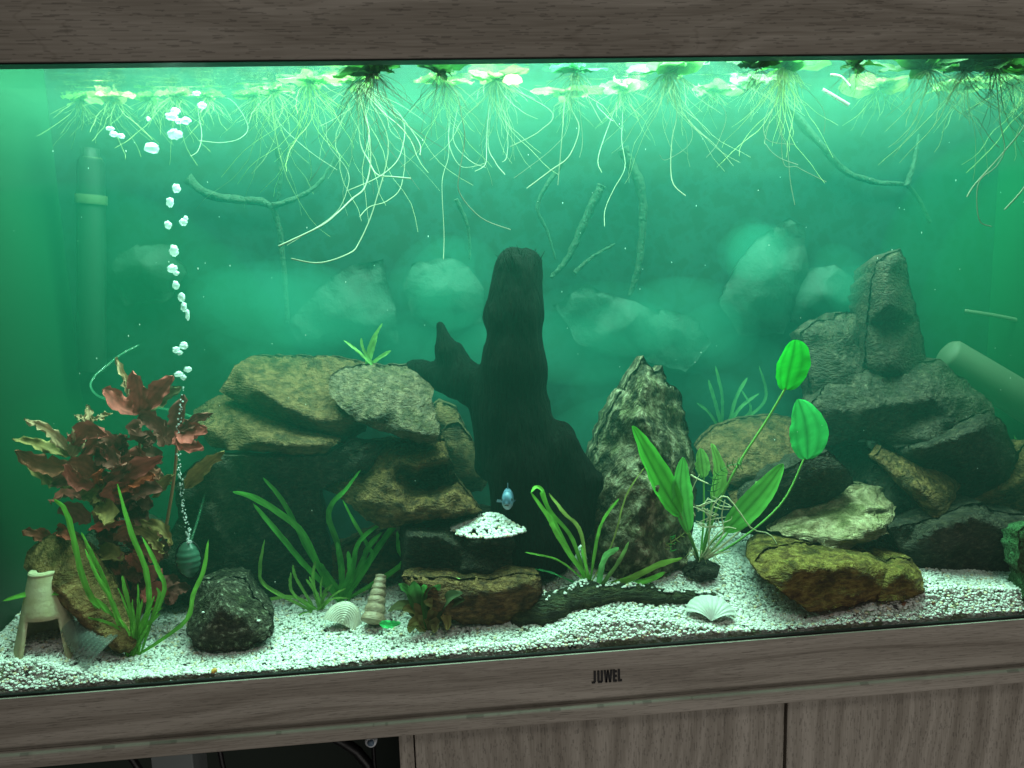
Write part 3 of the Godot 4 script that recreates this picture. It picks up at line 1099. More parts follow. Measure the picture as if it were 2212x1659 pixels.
# ---------------------------------------------------------------- rocks
func rocks():
	rock("olive_slab", "pale olive flat slab, topmost at the back of the left rock pile", "slate",
		[[474, 845, -0.215], [508, 790, -0.245], [540, 770, -0.29], [620, 767, -0.295], [720, 769, -0.29], [790, 782, -0.28], [825, 850, -0.22], [790, 930, -0.205], [735, 962, -0.2], [660, 937, -0.2], [590, 905, -0.205], [520, 872, -0.215]],
		[[512, 802, -0.225], [560, 843, -0.19], [620, 880, -0.172], [680, 908, -0.165], [745, 905, -0.165], [700, 840, -0.225], [620, 800, -0.26], [700, 800, -0.262]], 0.03, 9.0, 0.004, 0.002)
	rock("grey_slab", "grey rounded slab leaning over the front of the left rock pile", "grey",
		[[712, 812, -0.2], [750, 790, -0.225], [800, 784, -0.235], [880, 790, -0.235], [915, 801, -0.23], [934, 830, -0.21], [938, 880, -0.165], [955, 936, -0.122], [950, 955, -0.125], [905, 958, -0.14], [880, 950, -0.14], [820, 932, -0.145], [770, 908, -0.15], [735, 880, -0.155], [712, 850, -0.18]],
		[[800, 850, -0.175], [870, 850, -0.17], [800, 905, -0.132], [880, 930, -0.112], [935, 940, -0.112], [850, 890, -0.145]], 0.03, 8.0, 0.004, 0.0015, 3.5)
	rock("pale_slab", "pale olive slab under the topmost slab, its left end behind the red plant", "slate",
		[[415, 885, -0.235], [470, 853, -0.25], [540, 850, -0.27], [640, 870, -0.27], [740, 940, -0.2], [735, 955, -0.165], [700, 982, -0.165], [640, 985, -0.165], [560, 975, -0.165], [500, 972, -0.17], [455, 965, -0.175], [425, 920, -0.2]],
		[[470, 935, -0.16], [560, 955, -0.147], [640, 965, -0.143], [700, 960, -0.148], [500, 890, -0.215], [600, 920, -0.19]], 0.02, 9.0, 0.004, 0.003)
	rock("cave_shade_rock", "dark rock standing in for shade under the left pile behind the green blades", "dark",  # dark stone mass put in for the deep shade of the cave
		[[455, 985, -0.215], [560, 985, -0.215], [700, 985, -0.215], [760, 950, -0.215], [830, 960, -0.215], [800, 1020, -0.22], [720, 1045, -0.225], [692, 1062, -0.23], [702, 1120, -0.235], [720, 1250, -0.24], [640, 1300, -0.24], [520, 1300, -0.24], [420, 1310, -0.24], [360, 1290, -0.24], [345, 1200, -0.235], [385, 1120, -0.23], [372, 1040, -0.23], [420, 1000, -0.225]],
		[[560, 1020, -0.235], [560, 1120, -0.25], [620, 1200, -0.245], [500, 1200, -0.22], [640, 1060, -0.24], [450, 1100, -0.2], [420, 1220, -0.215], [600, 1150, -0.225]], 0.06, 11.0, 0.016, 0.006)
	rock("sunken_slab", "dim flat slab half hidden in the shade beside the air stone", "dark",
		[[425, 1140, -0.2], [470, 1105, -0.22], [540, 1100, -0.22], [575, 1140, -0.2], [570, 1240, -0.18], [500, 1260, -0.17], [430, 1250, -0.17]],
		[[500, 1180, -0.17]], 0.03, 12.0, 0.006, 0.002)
	rock("hollow_rock", "brown layered rock with a dark hollow, under the grey slab", "brown",
		[[690, 1050, -0.19], [720, 1015, -0.19], [760, 960, -0.19], [830, 952, -0.19], [905, 950, -0.18], [958, 945, -0.165], [976, 1000, -0.14], [990, 1040, -0.13], [1020, 1072, -0.125], [1040, 1105, -0.11], [1030, 1112, -0.105], [980, 1118, -0.098], [900, 1130, -0.1], [830, 1142, -0.11], [790, 1122, -0.13], [745, 1082, -0.16]],
		[[800, 1010, -0.165], [860, 1000, -0.14], [840, 1035, -0.125], [868, 1068, -0.105], [905, 1005, -0.118], [960, 990, -0.115], [985, 1022, -0.112], [980, 1058, -0.108], [930, 1078, -0.1],
		[890, 1050, -0.165], [920, 1028, -0.19], [955, 1018, -0.19], [960, 1045, -0.18], [920, 1055, -0.185], [880, 1105, -0.095], [960, 1100, -0.092], [1020, 1098, -0.1], [800, 1080, -0.12]], 0.05, 7.5, 0.005, 0.004, 3.0)
	rock("block_rock", "dark squared block carrying a heap of gravel beneath the brown layered rock", "dark",
		[[862, 1118, -0.16], [930, 1112, -0.165], [1000, 1108, -0.165], [1062, 1104, -0.16], [1122, 1132, -0.125], [1142, 1190, -0.11], [1122, 1240, -0.11], [1050, 1256, -0.105], [960, 1253, -0.105], [866, 1238, -0.11]],
		[[880, 1155, -0.085], [950, 1158, -0.082], [1040, 1168, -0.08], [1105, 1170, -0.09], [900, 1220, -0.098], [1000, 1180, -0.087],
		[1000, 1202, -0.082], [1045, 1198, -0.084], [1060, 1238, -0.076], [1000, 1236, -0.074], [985, 1225, -0.096], [1075, 1225, -0.095]], 0.05, 7.5, 0.004, 0.002)
	rock("base_rock", "reddish brown rock half buried in gravel under the dark block", "brown",
		[[868, 1245, -0.115], [960, 1247, -0.115], [1050, 1250, -0.115], [1120, 1238, -0.115], [1166, 1240, -0.115], [1174, 1280, -0.112], [1150, 1320, -0.108], [1080, 1350, -0.104], [1000, 1348, -0.104], [940, 1325, -0.106], [885, 1292, -0.11]],
		[[940, 1266, -0.1], [1050, 1275, -0.095], [1075, 1278, -0.09], [1140, 1262, -0.1], [1040, 1320, -0.1], [960, 1308, -0.102]], 0.04, 8.0, 0.004, 0.002)
	rock("round_boulder", "rounded pale green boulder between the left pile and the dark trunk", "slate",
		[[945, 955, -0.24], [965, 915, -0.25], [990, 910, -0.25], [1020, 950, -0.24], [1050, 1000, -0.23], [1062, 1035, -0.22], [1040, 1062, -0.21], [1000, 1060, -0.21], [965, 1020, -0.22]],
		[[1000, 985, -0.2], [1020, 1030, -0.19]], 0.05, 10.0, 0.005)
	rock("rear_boulder", "hazy boulder behind the grey slab beside the leaning branch", "slate",
		[[925, 880, -0.29], [950, 865, -0.3], [985, 880, -0.3], [1010, 930, -0.29], [1000, 970, -0.28], [950, 960, -0.28]],
		[[965, 915, -0.265]], 0.04, 11.0, 0.005)
	rock("yellow_stone", "pale yellow stone lit in the gap behind the tall green blades", "slate",
		[[700, 1245, -0.19], [708, 1195, -0.2], [735, 1180, -0.22], [765, 1165, -0.22], [800, 1148, -0.23], [850, 1140, -0.23], [880, 1160, -0.21], [870, 1240, -0.17], [800, 1262, -0.165], [750, 1255, -0.17]],
		[[800, 1195, -0.185], [840, 1210, -0.175]], 0.04, 10.0, 0.003)
	rock("added_dark_rock", "added dark rock behind the stems of the red plant", "dark",  # added to darken the gap where bright gravel showed
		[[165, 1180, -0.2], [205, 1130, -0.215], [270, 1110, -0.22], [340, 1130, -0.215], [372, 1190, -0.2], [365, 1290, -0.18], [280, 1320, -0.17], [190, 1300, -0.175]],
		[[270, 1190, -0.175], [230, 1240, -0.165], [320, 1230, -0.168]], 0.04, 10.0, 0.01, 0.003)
	rock("pointed_rock", "tall pointed rock mottled black and white, right of the trunk", "mottled",
		[[1388, 768, -0.15], [1400, 788, -0.15], [1413, 802, -0.152], [1431, 793, -0.155], [1442, 822, -0.158], [1468, 850, -0.165], [1488, 930, -0.17], [1504, 1000, -0.17], [1506, 1060, -0.165], [1498, 1150, -0.15], [1482, 1222, -0.13], [1420, 1250, -0.11], [1330, 1252, -0.11], [1275, 1215, -0.13], [1248, 1150, -0.15], [1245, 1090, -0.16], [1262, 1020, -0.17], [1290, 955, -0.17], [1310, 890, -0.17], [1345, 842, -0.165], [1370, 800, -0.155]],
		[[1395, 830, -0.128], [1385, 900, -0.115], [1410, 960, -0.108], [1370, 1020, -0.1], [1410, 1060, -0.09], [1380, 1130, -0.09], [1400, 1200, -0.083], [1320, 1090, -0.115], [1310, 1170, -0.11], [1450, 1000, -0.13], [1460, 1120, -0.12]], 0.07, 8.0, 0.009, 0.0, 4.0, 1.12)
	rock("flat_slab", "pale green flat slab behind the broad-leaved plant", "slate",
		[[1500, 965, -0.26], [1540, 922, -0.29], [1600, 902, -0.3], [1680, 896, -0.3], [1740, 905, -0.29], [1778, 932, -0.27], [1775, 985, -0.22], [1720, 1003, -0.205], [1650, 1032, -0.19], [1590, 1055, -0.185], [1555, 1040, -0.2], [1525, 1005, -0.23]],
		[[1600, 960, -0.235], [1700, 950, -0.24], [1600, 1020, -0.19], [1690, 990, -0.2]], 0.025, 9.0, 0.004, 0.003)
	rock("lower_slab", "narrow lit slab wedged under the pale green flat slab", "slate",
		[[1570, 1060, -0.2], [1640, 1020, -0.22], [1740, 985, -0.23], [1770, 1000, -0.21], [1720, 1030, -0.17], [1640, 1075, -0.15], [1590, 1100, -0.15]],
		[[1650, 1045, -0.17]], 0.02, 9.0, 0.004, 0.003)
	rock("dark_boulder", "dark boulder below the lower broad leaf, above the brightest slab", "dark",
		[[1588, 1120, -0.15], [1610, 1070, -0.145], [1665, 1030, -0.14], [1740, 990, -0.13], [1790, 972, -0.13], [1828, 1008, -0.135], [1843, 1045, -0.15], [1800, 1078, -0.155], [1720, 1105, -0.165], [1680, 1145, -0.17], [1640, 1160, -0.17], [1600, 1150, -0.16]],
		[[1700, 1060, -0.135], [1780, 1020, -0.125], [1640, 1110, -0.145]], 0.05, 9.0, 0.005)
	rock("bright_slab", "brightest pale layered slab, tilted on top of the olive rock at the right", "pale",
		[[1655, 1142, -0.14], [1700, 1103, -0.165], [1760, 1084, -0.18], [1800, 1060, -0.185], [1850, 1042, -0.19], [1902, 1050, -0.175], [1938, 1092, -0.14], [1930, 1118, -0.125], [1918, 1150, -0.1], [1870, 1174, -0.085], [1800, 1192, -0.08], [1760, 1170, -0.09], [1700, 1158, -0.11]],
		[[1800, 1110, -0.13], [1870, 1100, -0.125], [1820, 1160, -0.083], [1890, 1140, -0.088], [1740, 1135, -0.12]], 0.022, 6.5, 0.004, 0.009, 4.5)
	rock("olive_rock", "wide olive and brown rock resting on the gravel at the right", "olive",
		[[1626, 1218, -0.1], [1650, 1185, -0.125], [1720, 1170, -0.145], [1800, 1178, -0.145], [1870, 1190, -0.135], [1930, 1225, -0.1], [1962, 1252, -0.08], [1935, 1282, -0.085], [1890, 1299, -0.078], [1775, 1320, -0.062], [1745, 1320, -0.058], [1700, 1288, -0.062], [1650, 1252, -0.08]],
		[[1745, 1250, -0.05], [1790, 1238, -0.055], [1830, 1215, -0.075], [1880, 1215, -0.085], [1700, 1215, -0.085], [1760, 1200, -0.105], [1860, 1255, -0.06]], 0.06, 8.0, 0.004, 0.002)
	rock("small_olive_rock", "small rounded olive stone at the right end of the wide olive rock", "olive",
		[[1888, 1232, -0.1], [1925, 1205, -0.12], [1968, 1205, -0.12], [1990, 1232, -0.1], [1998, 1278, -0.075], [1950, 1298, -0.06], [1900, 1298, -0.062]],
		[[1945, 1235, -0.07], [1970, 1250, -0.072]], 0.04, 8.0, 0.003, 0.002)
	rock("spire_rock", "tall narrow dark spire rising at the back of the right rock pile", "spire",
		[[1870, 700, -0.25], [1880, 620, -0.255], [1893, 565, -0.26], [1920, 545, -0.262], [1946, 538, -0.262], [1955, 560, -0.26], [1966, 610, -0.262], [1985, 690, -0.265], [2003, 770, -0.265], [1995, 830, -0.25], [1900, 830, -0.23], [1865, 790, -0.24]],
		[[1914, 578, -0.238], [1918, 660, -0.215], [1922, 790, -0.205], [1945, 560, -0.25]], 0.06, 8.0, 0.003)
	rock("shoulder_rock", "hazy stepped rock on the left shoulder of the spire", "boulder",
		[[1728, 718, -0.27], [1765, 692, -0.285], [1798, 690, -0.29], [1802, 674, -0.295], [1852, 672, -0.295], [1862, 690, -0.29], [1885, 730, -0.28], [1900, 830, -0.25], [1850, 900, -0.23], [1780, 920, -0.23], [1752, 860, -0.24], [1735, 780, -0.255]],
		[[1800, 760, -0.235], [1840, 840, -0.215], [1850, 710, -0.265], [1790, 720, -0.255]], 0.05, 9.0, 0.006)
	rock("large_boulder", "large dark grey boulder with a lit ledge under the spire", "boulder",
		[[1745, 880, -0.21], [1790, 820, -0.23], [1880, 795, -0.24], [1960, 785, -0.245], [2030, 775, -0.245], [2080, 818, -0.23], [2142, 868, -0.2], [2146, 902, -0.185], [2105, 965, -0.165], [2040, 1000, -0.16], [1960, 1000, -0.175], [1900, 950, -0.19], [1840, 950, -0.2], [1790, 965, -0.2], [1755, 930, -0.205]],
		[[1870, 880, -0.175], [1960, 868, -0.17], [2040, 860, -0.175], [1900, 905, -0.185], [1980, 905, -0.182], [2060, 900, -0.165], [2000, 950, -0.15], [2090, 850, -0.195], [1820, 880, -0.195]], 0.06, 8.5, 0.009, 0.003)
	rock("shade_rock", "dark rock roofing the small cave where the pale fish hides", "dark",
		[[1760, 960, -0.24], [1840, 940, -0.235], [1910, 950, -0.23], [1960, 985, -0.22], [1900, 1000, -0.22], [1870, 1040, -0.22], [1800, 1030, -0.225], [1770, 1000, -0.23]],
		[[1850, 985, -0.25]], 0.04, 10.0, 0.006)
	rock("overhang_rock", "black overhanging boulder at the front of the right rock pile", "dark",
		[[1938, 968, -0.16], [1990, 950, -0.16], [2050, 925, -0.165], [2100, 895, -0.17], [2140, 885, -0.17], [2175, 925, -0.165], [2203, 990, -0.165], [2192, 1062, -0.17], [2130, 1092, -0.175], [2060, 1082, -0.175], [2005, 1035, -0.17], [1960, 1005, -0.165]],
		[[1990, 966, -0.128], [2060, 945, -0.125], [2130, 920, -0.13], [2090, 1010, -0.145], [2150, 1000, -0.145]], 0.06, 8.5, 0.006)
	rock("wedge_rock", "brown grey wedge-shaped slab pointing down under the black overhang", "brown",
		[[1886, 988, -0.15], [1905, 966, -0.165], [1960, 985, -0.165], [2060, 1030, -0.16], [2077, 1052, -0.15], [2042, 1112, -0.1], [2030, 1135, -0.09], [2010, 1112, -0.1], [1960, 1062, -0.12], [1925, 1022, -0.135]],
		[[1960, 1015, -0.135], [2030, 1060, -0.12], [2015, 1090, -0.098], [1975, 1050, -0.105]], 0.03, 7.0, 0.004, 0.001)
	rock("dim_rock", "dim dark rock between the brightest slab and the wedge-shaped slab", "dark",
		[[1862, 1045, -0.19], [1892, 1002, -0.19], [1925, 1020, -0.18], [1965, 1060, -0.17], [2020, 1112, -0.15], [1990, 1165, -0.14], [1930, 1150, -0.15], [1890, 1080, -0.17]],
		[[1930, 1080, -0.145]], 0.05, 9.0, 0.005)
	rock("bottom_rock", "black broad rock low at the right behind the gravel ridge", "dark",
		[[1925, 1140, -0.14], [2010, 1120, -0.15], [2080, 1090, -0.16], [2120, 1085, -0.16], [2150, 1102, -0.155], [2215, 1110, -0.15], [2290, 1150, -0.15], [2290, 1290, -0.13], [2180, 1295, -0.13], [2080, 1295, -0.13], [2000, 1280, -0.13], [1985, 1230, -0.135], [1945, 1190, -0.14]],
		[[2020, 1140, -0.11], [2100, 1115, -0.112], [2180, 1140, -0.11], [2100, 1200, -0.128], [2200, 1220, -0.128]], 0.07, 9.5, 0.007, 0.002)
	rock("rust_rock", "rusty brown rock cut by the right edge of the photo", "brown",
		[[2045, 1075, -0.175], [2110, 1040, -0.185], [2160, 1025, -0.185], [2190, 985, -0.18], [2215, 955, -0.18], [2290, 960, -0.18], [2290, 1130, -0.16], [2150, 1120, -0.17], [2080, 1100, -0.172]],
		[[2140, 1075, -0.155], [2220, 1030, -0.14]], 0.05, 9.0, 0.006)
	rock("pebbly_lump", "dark rounded lump sprinkled with white grains, right of the left grass tuft", "lump",
		[[400, 1345, -0.075], [412, 1295, -0.09], [428, 1255, -0.1], [480, 1240, -0.105], [530, 1252, -0.1], [556, 1292, -0.085], [590, 1330, -0.075], [586, 1375, -0.055], [530, 1402, -0.045], [460, 1408, -0.042], [414, 1395, -0.05]],
		[[480, 1310, -0.048], [520, 1330, -0.045], [450, 1350, -0.043], [540, 1360, -0.045], [480, 1270, -0.07]], 0.04, 7.5, 0.007, 0.0, 4.0)
	rock("slanted_slate", "golden brown slate leaning from the clay pot down to the gravel", "gold",
		[[48, 1225, -0.07], [58, 1192, -0.076], [100, 1157, -0.084], [150, 1143, -0.088], [205, 1185, -0.08], [248, 1252, -0.072], [278, 1330, -0.062], [303, 1385, -0.05], [280, 1410, -0.042], [250, 1410, -0.04], [200, 1372, -0.039], [150, 1322, -0.042], [100, 1272, -0.05]],
		[[66, 1213, -0.066], [120, 1263, -0.046], [170, 1320, -0.036], [220, 1375, -0.034], [255, 1396, -0.036], [150, 1215, -0.062], [210, 1290, -0.054]], 0.012, 7.0, 0.003, 0.001, 2.5, 1.0)
	rock("root_stone", "small dark stone half buried beside the roots of the broad-leaved plant", "dark",
		[[1478, 1238, -0.1], [1500, 1225, -0.11], [1530, 1215, -0.11], [1555, 1222, -0.1], [1550, 1248, -0.09], [1510, 1258, -0.088]],
		[[1520, 1235, -0.085]], 0.02, 7.0, 0.003)
	rock("knobby_ornament", "knobby moss green stone cut by the right edge above the gravel", "moss",
		[[2196, 1205, -0.06], [2203, 1150, -0.065], [2225, 1130, -0.065], [2270, 1140, -0.06], [2270, 1345, -0.05], [2208, 1330, -0.05], [2218, 1245, -0.055], [2198, 1228, -0.058]],
		[[2225, 1170, -0.045], [2218, 1215, -0.042], [2240, 1250, -0.045]], 0.03, 7.0, 0.008, 0.0, 4.0)


# ---------------------------------------------------------------- driftwood
func wood():
	var t := thing("driftwood", "black upright driftwood trunk with a side branch and spreading roots, mid tank", "driftwood", P(1150, 1150, -0.2))
	var k := 0.00094 / 1.8
	var b := []
	var dz := 0.07
	var add := func(x0, y0, z0, r0, x1, y1, z1, r1): b.append([P(x0, y0, z0 + dz), r0 * k, P(x1, y1, z1 + dz), r1 * k])
	add.call(1118, 588, -0.21, 54, 1110, 680, -0.205, 60)
	add.call(1110, 680, -0.205, 56, 1112, 790, -0.2, 64)
	add.call(1112, 790, -0.2, 64, 1112, 900, -0.195, 62)
	add.call(1112, 900, -0.195, 62, 1135, 1010, -0.19, 78)
	add.call(1135, 1010, -0.19, 78, 1160, 1150, -0.185, 98)
	add.call(1160, 900, -0.19, 26, 1205, 960, -0.18, 34)
	add.call(1205, 960, -0.18, 34, 1260, 1040, -0.165, 34)
	add.call(1260, 1040, -0.165, 34, 1240, 1130, -0.16, 42)
	add.call(1085, 870, -0.215, 40, 1000, 815, -0.235, 30)
	add.call(1000, 815, -0.235, 30, 968, 760, -0.24, 20)
	add.call(968, 760, -0.24, 20, 950, 702, -0.245, 6)
	add.call(1060, 850, -0.215, 34, 900, 800, -0.265, 26)
	add.call(1062, 900, -0.215, 40, 1055, 1000, -0.22, 34)
	obj("trunk", nets(b, 0.0042, 0.018, 0.0065, 38.0), M.bark, t)
	var fz := MB.new()
	for i in 30:
		var a := rng.randf_range(-1.0, 1.0)
		var p := P(1125 + a * 40, 546 + absf(a) * 22 + rng.randf() * 12, -0.125 + rng.randf_range(-0.02, 0.015))
		var d := Vector3(a * 0.5 + rng.randf_range(-0.4, 0.4), 1.0, rng.randf_range(-0.2, 0.4)).normalized() * rng.randf_range(0.006, 0.017)
		tube(fz, [p - d * 0.3, p + d * 0.4, p + d + Vector3(rng.randf_range(-0.003, 0.003), 0, 0)], 0.0009, 0.0002, 4)
	var tuft := obj("algae_tuft", fz, M.bark, t, false)
	tuft.set_meta("kind", "stuff")
	var st := thing("driftwood_stick", "dark mossy stick lying on the gravel in front, dusted with pale grains", "driftwood", P(1250, 1335, -0.05))
	b = stick_bones()
	obj("wood", nets(b, 0.0028, 0.006, 0.0045, 90.0), M.stick, st)


func stick_bones() -> Array:
	var k := 0.00094 / 1.8
	var out := []
	for q in [[1128, 1355, 24, 1180, 1345, 32], [1180, 1345, 32, 1270, 1325, 26], [1270, 1325, 26, 1400, 1305, 20], [1400, 1305, 20, 1535, 1290, 12]]:
		var p := P(q[0], q[1], -0.045)
		var e := P(q[3], q[4], -0.052)
		p.y = ground(p.x, p.z) + q[2] * k * 0.1
		e.y = ground(e.x, e.z) + q[5] * k * 0.1
		out.append([p, q[2] * k, e, q[5] * k])
	return out


# ---------------------------------------------------------------- filter, tubing, pot
func lathe(mb: MB, axis0: Vector3, axis1: Vector3, prof: Array, sides := 28, skip = null, inner := 0.0):
	var d := (axis1 - axis0)
	var t := d.normalized()
	var s := t.cross(Vector3(0.05, 0.1, 1.0)).normalized()
	var u := s.cross(t)
	var first := mb.v.size()
	for p in prof:
		for k in sides:
			var a := TAU * k / sides
			mb.add(axis0 + d * p[0] + (s * cos(a) + u * sin(a)) * (p[1] - inner))
	for i in prof.size() - 1:
		for k in sides:
			if skip != null and skip.call(i, k):
				continue
			var a := first + i * sides + k
			var b := first + i * sides + (k + 1) % sides
			mb.quad(a, b, b + sides, a + sides)


func equipment():
	var h := thing("filter_column", "dim upright filter column with a pale band, far left at the back", "filter", P(200, 700, -0.31))
	var mb := MB.new()
	lathe(mb, P(198, 800, -0.31), P(196, 320, -0.31), [[0.0, 0.0], [0.0, 0.017], [0.5, 0.017], [0.94, 0.016], [0.97, 0.010], [1.0, 0.010], [1.0, 0.0]])
	obj("housing", mb, M.filter, h)
	var lb := MB.new()
	lathe(lb, P(197, 441, -0.31), P(197, 421, -0.31), [[0.0, 0.0165], [0.02, 0.0185], [0.98, 0.0185], [1.0, 0.0165]])
	obj("band", lb, M.label, h)
	var lb2 := MB.new()
	lathe(lb2, P(197, 352, -0.31), P(197, 340, -0.31), [[0.0, 0.008], [0.02, 0.0125], [0.98, 0.0125], [1.0, 0.008]])
	obj("cap", lb2, M.label, h)
	var pm := MB.new()
	var a := P(2050, 770, -0.27)
	var b := P(2290, 915, -0.24)
	lathe(pm, a, b, [[-0.06, 0.0], [-0.055, 0.012], [-0.035, 0.02], [0.0, 0.0245], [0.5, 0.0255], [1.0, 0.026], [1.0, 0.0]], 32)
	tag(obj("pale_pipe", pm, M.pipe), "smooth pale pipe slanting down behind the right rock pile", "pipe")
	var rodm := MB.new()
	tube(rodm, catmull(path([[2085, 672], [2150, 682], [2215, 695], [2280, 706]], -0.3, -0.28), 10), 0.003, 0.003, 8)
	tag(obj("thin_rod", rodm, M.pipe), "thin pale rod at the back above the slanting pale pipe", "rod")
	# air stone and its tubing
	var at := P(408, 1207, -0.09)
	var s := thing("air_stone", "glossy dark green barrel-shaped air stone above the pebbly lump", "air stone", at)
	var sm := MB.new()
	var prof := []
	for i in 25:
		var f := i / 24.0
		prof.append([f, 0.0125 * pow(sin(PI * clampf(f, 0.0, 1.0)), 0.55) * (1.0 + 0.05 * sin(f * 40.0)) + 0.0001])
	lathe(sm, at + Vector3(0, -0.021, 0), at + Vector3(0, 0.02, 0), prof, 24)
	obj("body", sm, M.stoneglass, s)
	var rg := MB.new()
	var ring := []
	for i in 25:
		var f := TAU * i / 24.0
		ring.append(at + Vector3(cos(f) * 0.0135, sin(f) * 0.0215 - 0.001, 0.0))
	tube(rg, ring, 0.0009, 0.0009, 6)
	obj("holder_ring", rg, M.black, s)
	var nb := MB.new()
	tube(nb, [at + Vector3(0.001, 0.018, 0), at + Vector3(0.004, 0.034, 0)], 0.0022, 0.0018, 10)
	obj("nipple", nb, M.clear_tube, s)
	var tm := MB.new()
	var run := [[412, 1170], [428, 1120], [448, 1050], [463, 990], [466, 955], [452, 920], [400, 895], [330, 878], [262, 868], [215, 857], [196, 835], [205, 812], [228, 792], [262, 765], [300, 745]]
	tube(tm, catmull(path(run, -0.1, -0.31), 90), 0.0014, 0.0014, 8)
	tag(obj("air_tube", tm, M.clear_tube), "clear green air tube looping from the air stone behind the red plant", "tube")
	var t2 := MB.new()
	tube(t2, catmull(path([[-20, 862], [12, 852], [28, 836], [28, 812], [20, 800]], -0.16, -0.2), 24), 0.0018, 0.0018, 8)
	tag(obj("tube_end", t2, M.clear_tube), "short curl of clear tube at the far left glass edge", "tube")
	# clay pot with a doorway
	var foot := G(70, 1446)
	var pot := thing("clay_pot", "cream clay pot upside down with a doorway cut in its side", "flower pot", foot)
	var y0 := -0.004
	var hgt := 0.090
	var pb := MB.new()
	var c0 := foot + Vector3(0.0, y0, -0.034)
	var c1 := c0 + Vector3(0.003, hgt, -0.006)
	var pr := []
	for i in 17:
		var f := i / 16.0
		pr.append([f, lerpf(0.033, 0.013, f)])
	var skip := func(i: int, k: int) -> bool:
		var ang := fposmod(k / 48.0 * TAU, TAU)
		var mid := 1.32
		return i < 8 and absf(angle_difference(ang, mid)) < 0.78 - i * 0.015
	lathe(pb, c0, c1, pr, 48, skip)
	var n0 := pb.v.size()
	lathe(pb, c0, c1, pr, 48, skip, 0.0032)
	# lips joining outer and inner skin
	for i in 16:
		for k in 48:
			if not skip.call(i, k):
				continue
			var o := i * 48 + k
			var o2 := i * 48 + (k + 1) % 48
			if not skip.call(i, (k + 1) % 48):
				pb.quad(o2, o2 + 48, n0 + o2 + 48, n0 + o2)
			if not skip.call(i, (k + 47) % 48):
				pb.quad(o, n0 + o, n0 + o + 48, o + 48)
			if not skip.call(i + 1, k):
				pb.quad(o + 48, n0 + o + 48, n0 + o2 + 48, o2 + 48)
	obj("wall", pb, M.pot, pot, false)
	var cap := MB.new()
	lathe(cap, c1 - Vector3(0, 0.004, 0), c1 + Vector3(0, 0.0005, 0), [[0.0, 0.0], [0.0, 0.0137], [0.7, 0.0141], [1.0, 0.013], [1.0, 0.007], [0.6, 0.005], [0.6, 0.0]], 40)
	obj("base", cap, M.pot, pot)
	# corrugated clear cone between pot and slate
	var rb := MB.new()
	var rp := []
	for i in 73:
		var f := i / 72.0
		rp.append([f, lerpf(0.007, 0.024, f) + 0.0014 * absf(sin(f * PI * 12.0))])
	var g0 := P(142, 1352, -0.046)
	var g1 := G(222, 1432) + Vector3(0, 0.006, -0.006)
	lathe(rb, g0, g1, rp, 36)
	tag(obj("ribbed_cone", rb, M.ribbed, null, false), "clear ribbed cone lying between the clay pot and the slate", "cone")


# ---------------------------------------------------------------- plants
# one leaf as a part: px path, depth at base and tip, half width in px
func add_leaf(t: Node3D, px: Array, z0: float, z1: float, hw: float, col: Color, kind := "oval", twist := 0.0, cup := 0.25, ruffle := 0.0, mat := "leaf", across := 6, n := 14, vein := 0.8, from = null, label := ""):
	var mb := MB.new()
	var pts := path(px, z0, z1)
	if from != null:
		pts[0] = from
	var dist: float = EYE.distance_to(pts[pts.size() / 2])
	leaf(mb, pts, hw * dist / F, col, kind, twist, cup, ruffle, n, across, Vector3(0.1, 0.45, 0.9), vein)
	var o := obj("leaf", mb, M[mat], t, false)
	if label:
		o.set_meta("label", label)


func add_tube(t: Node3D, called: String, pts: Array, r0: float, r1: float, col: Color, mat := "root", n := 16, sides := 4):
	var mb := MB.new()
	tube(mb, catmull(pts, n), r0, r1, sides, col)
	obj(called, mb, M[mat], t)


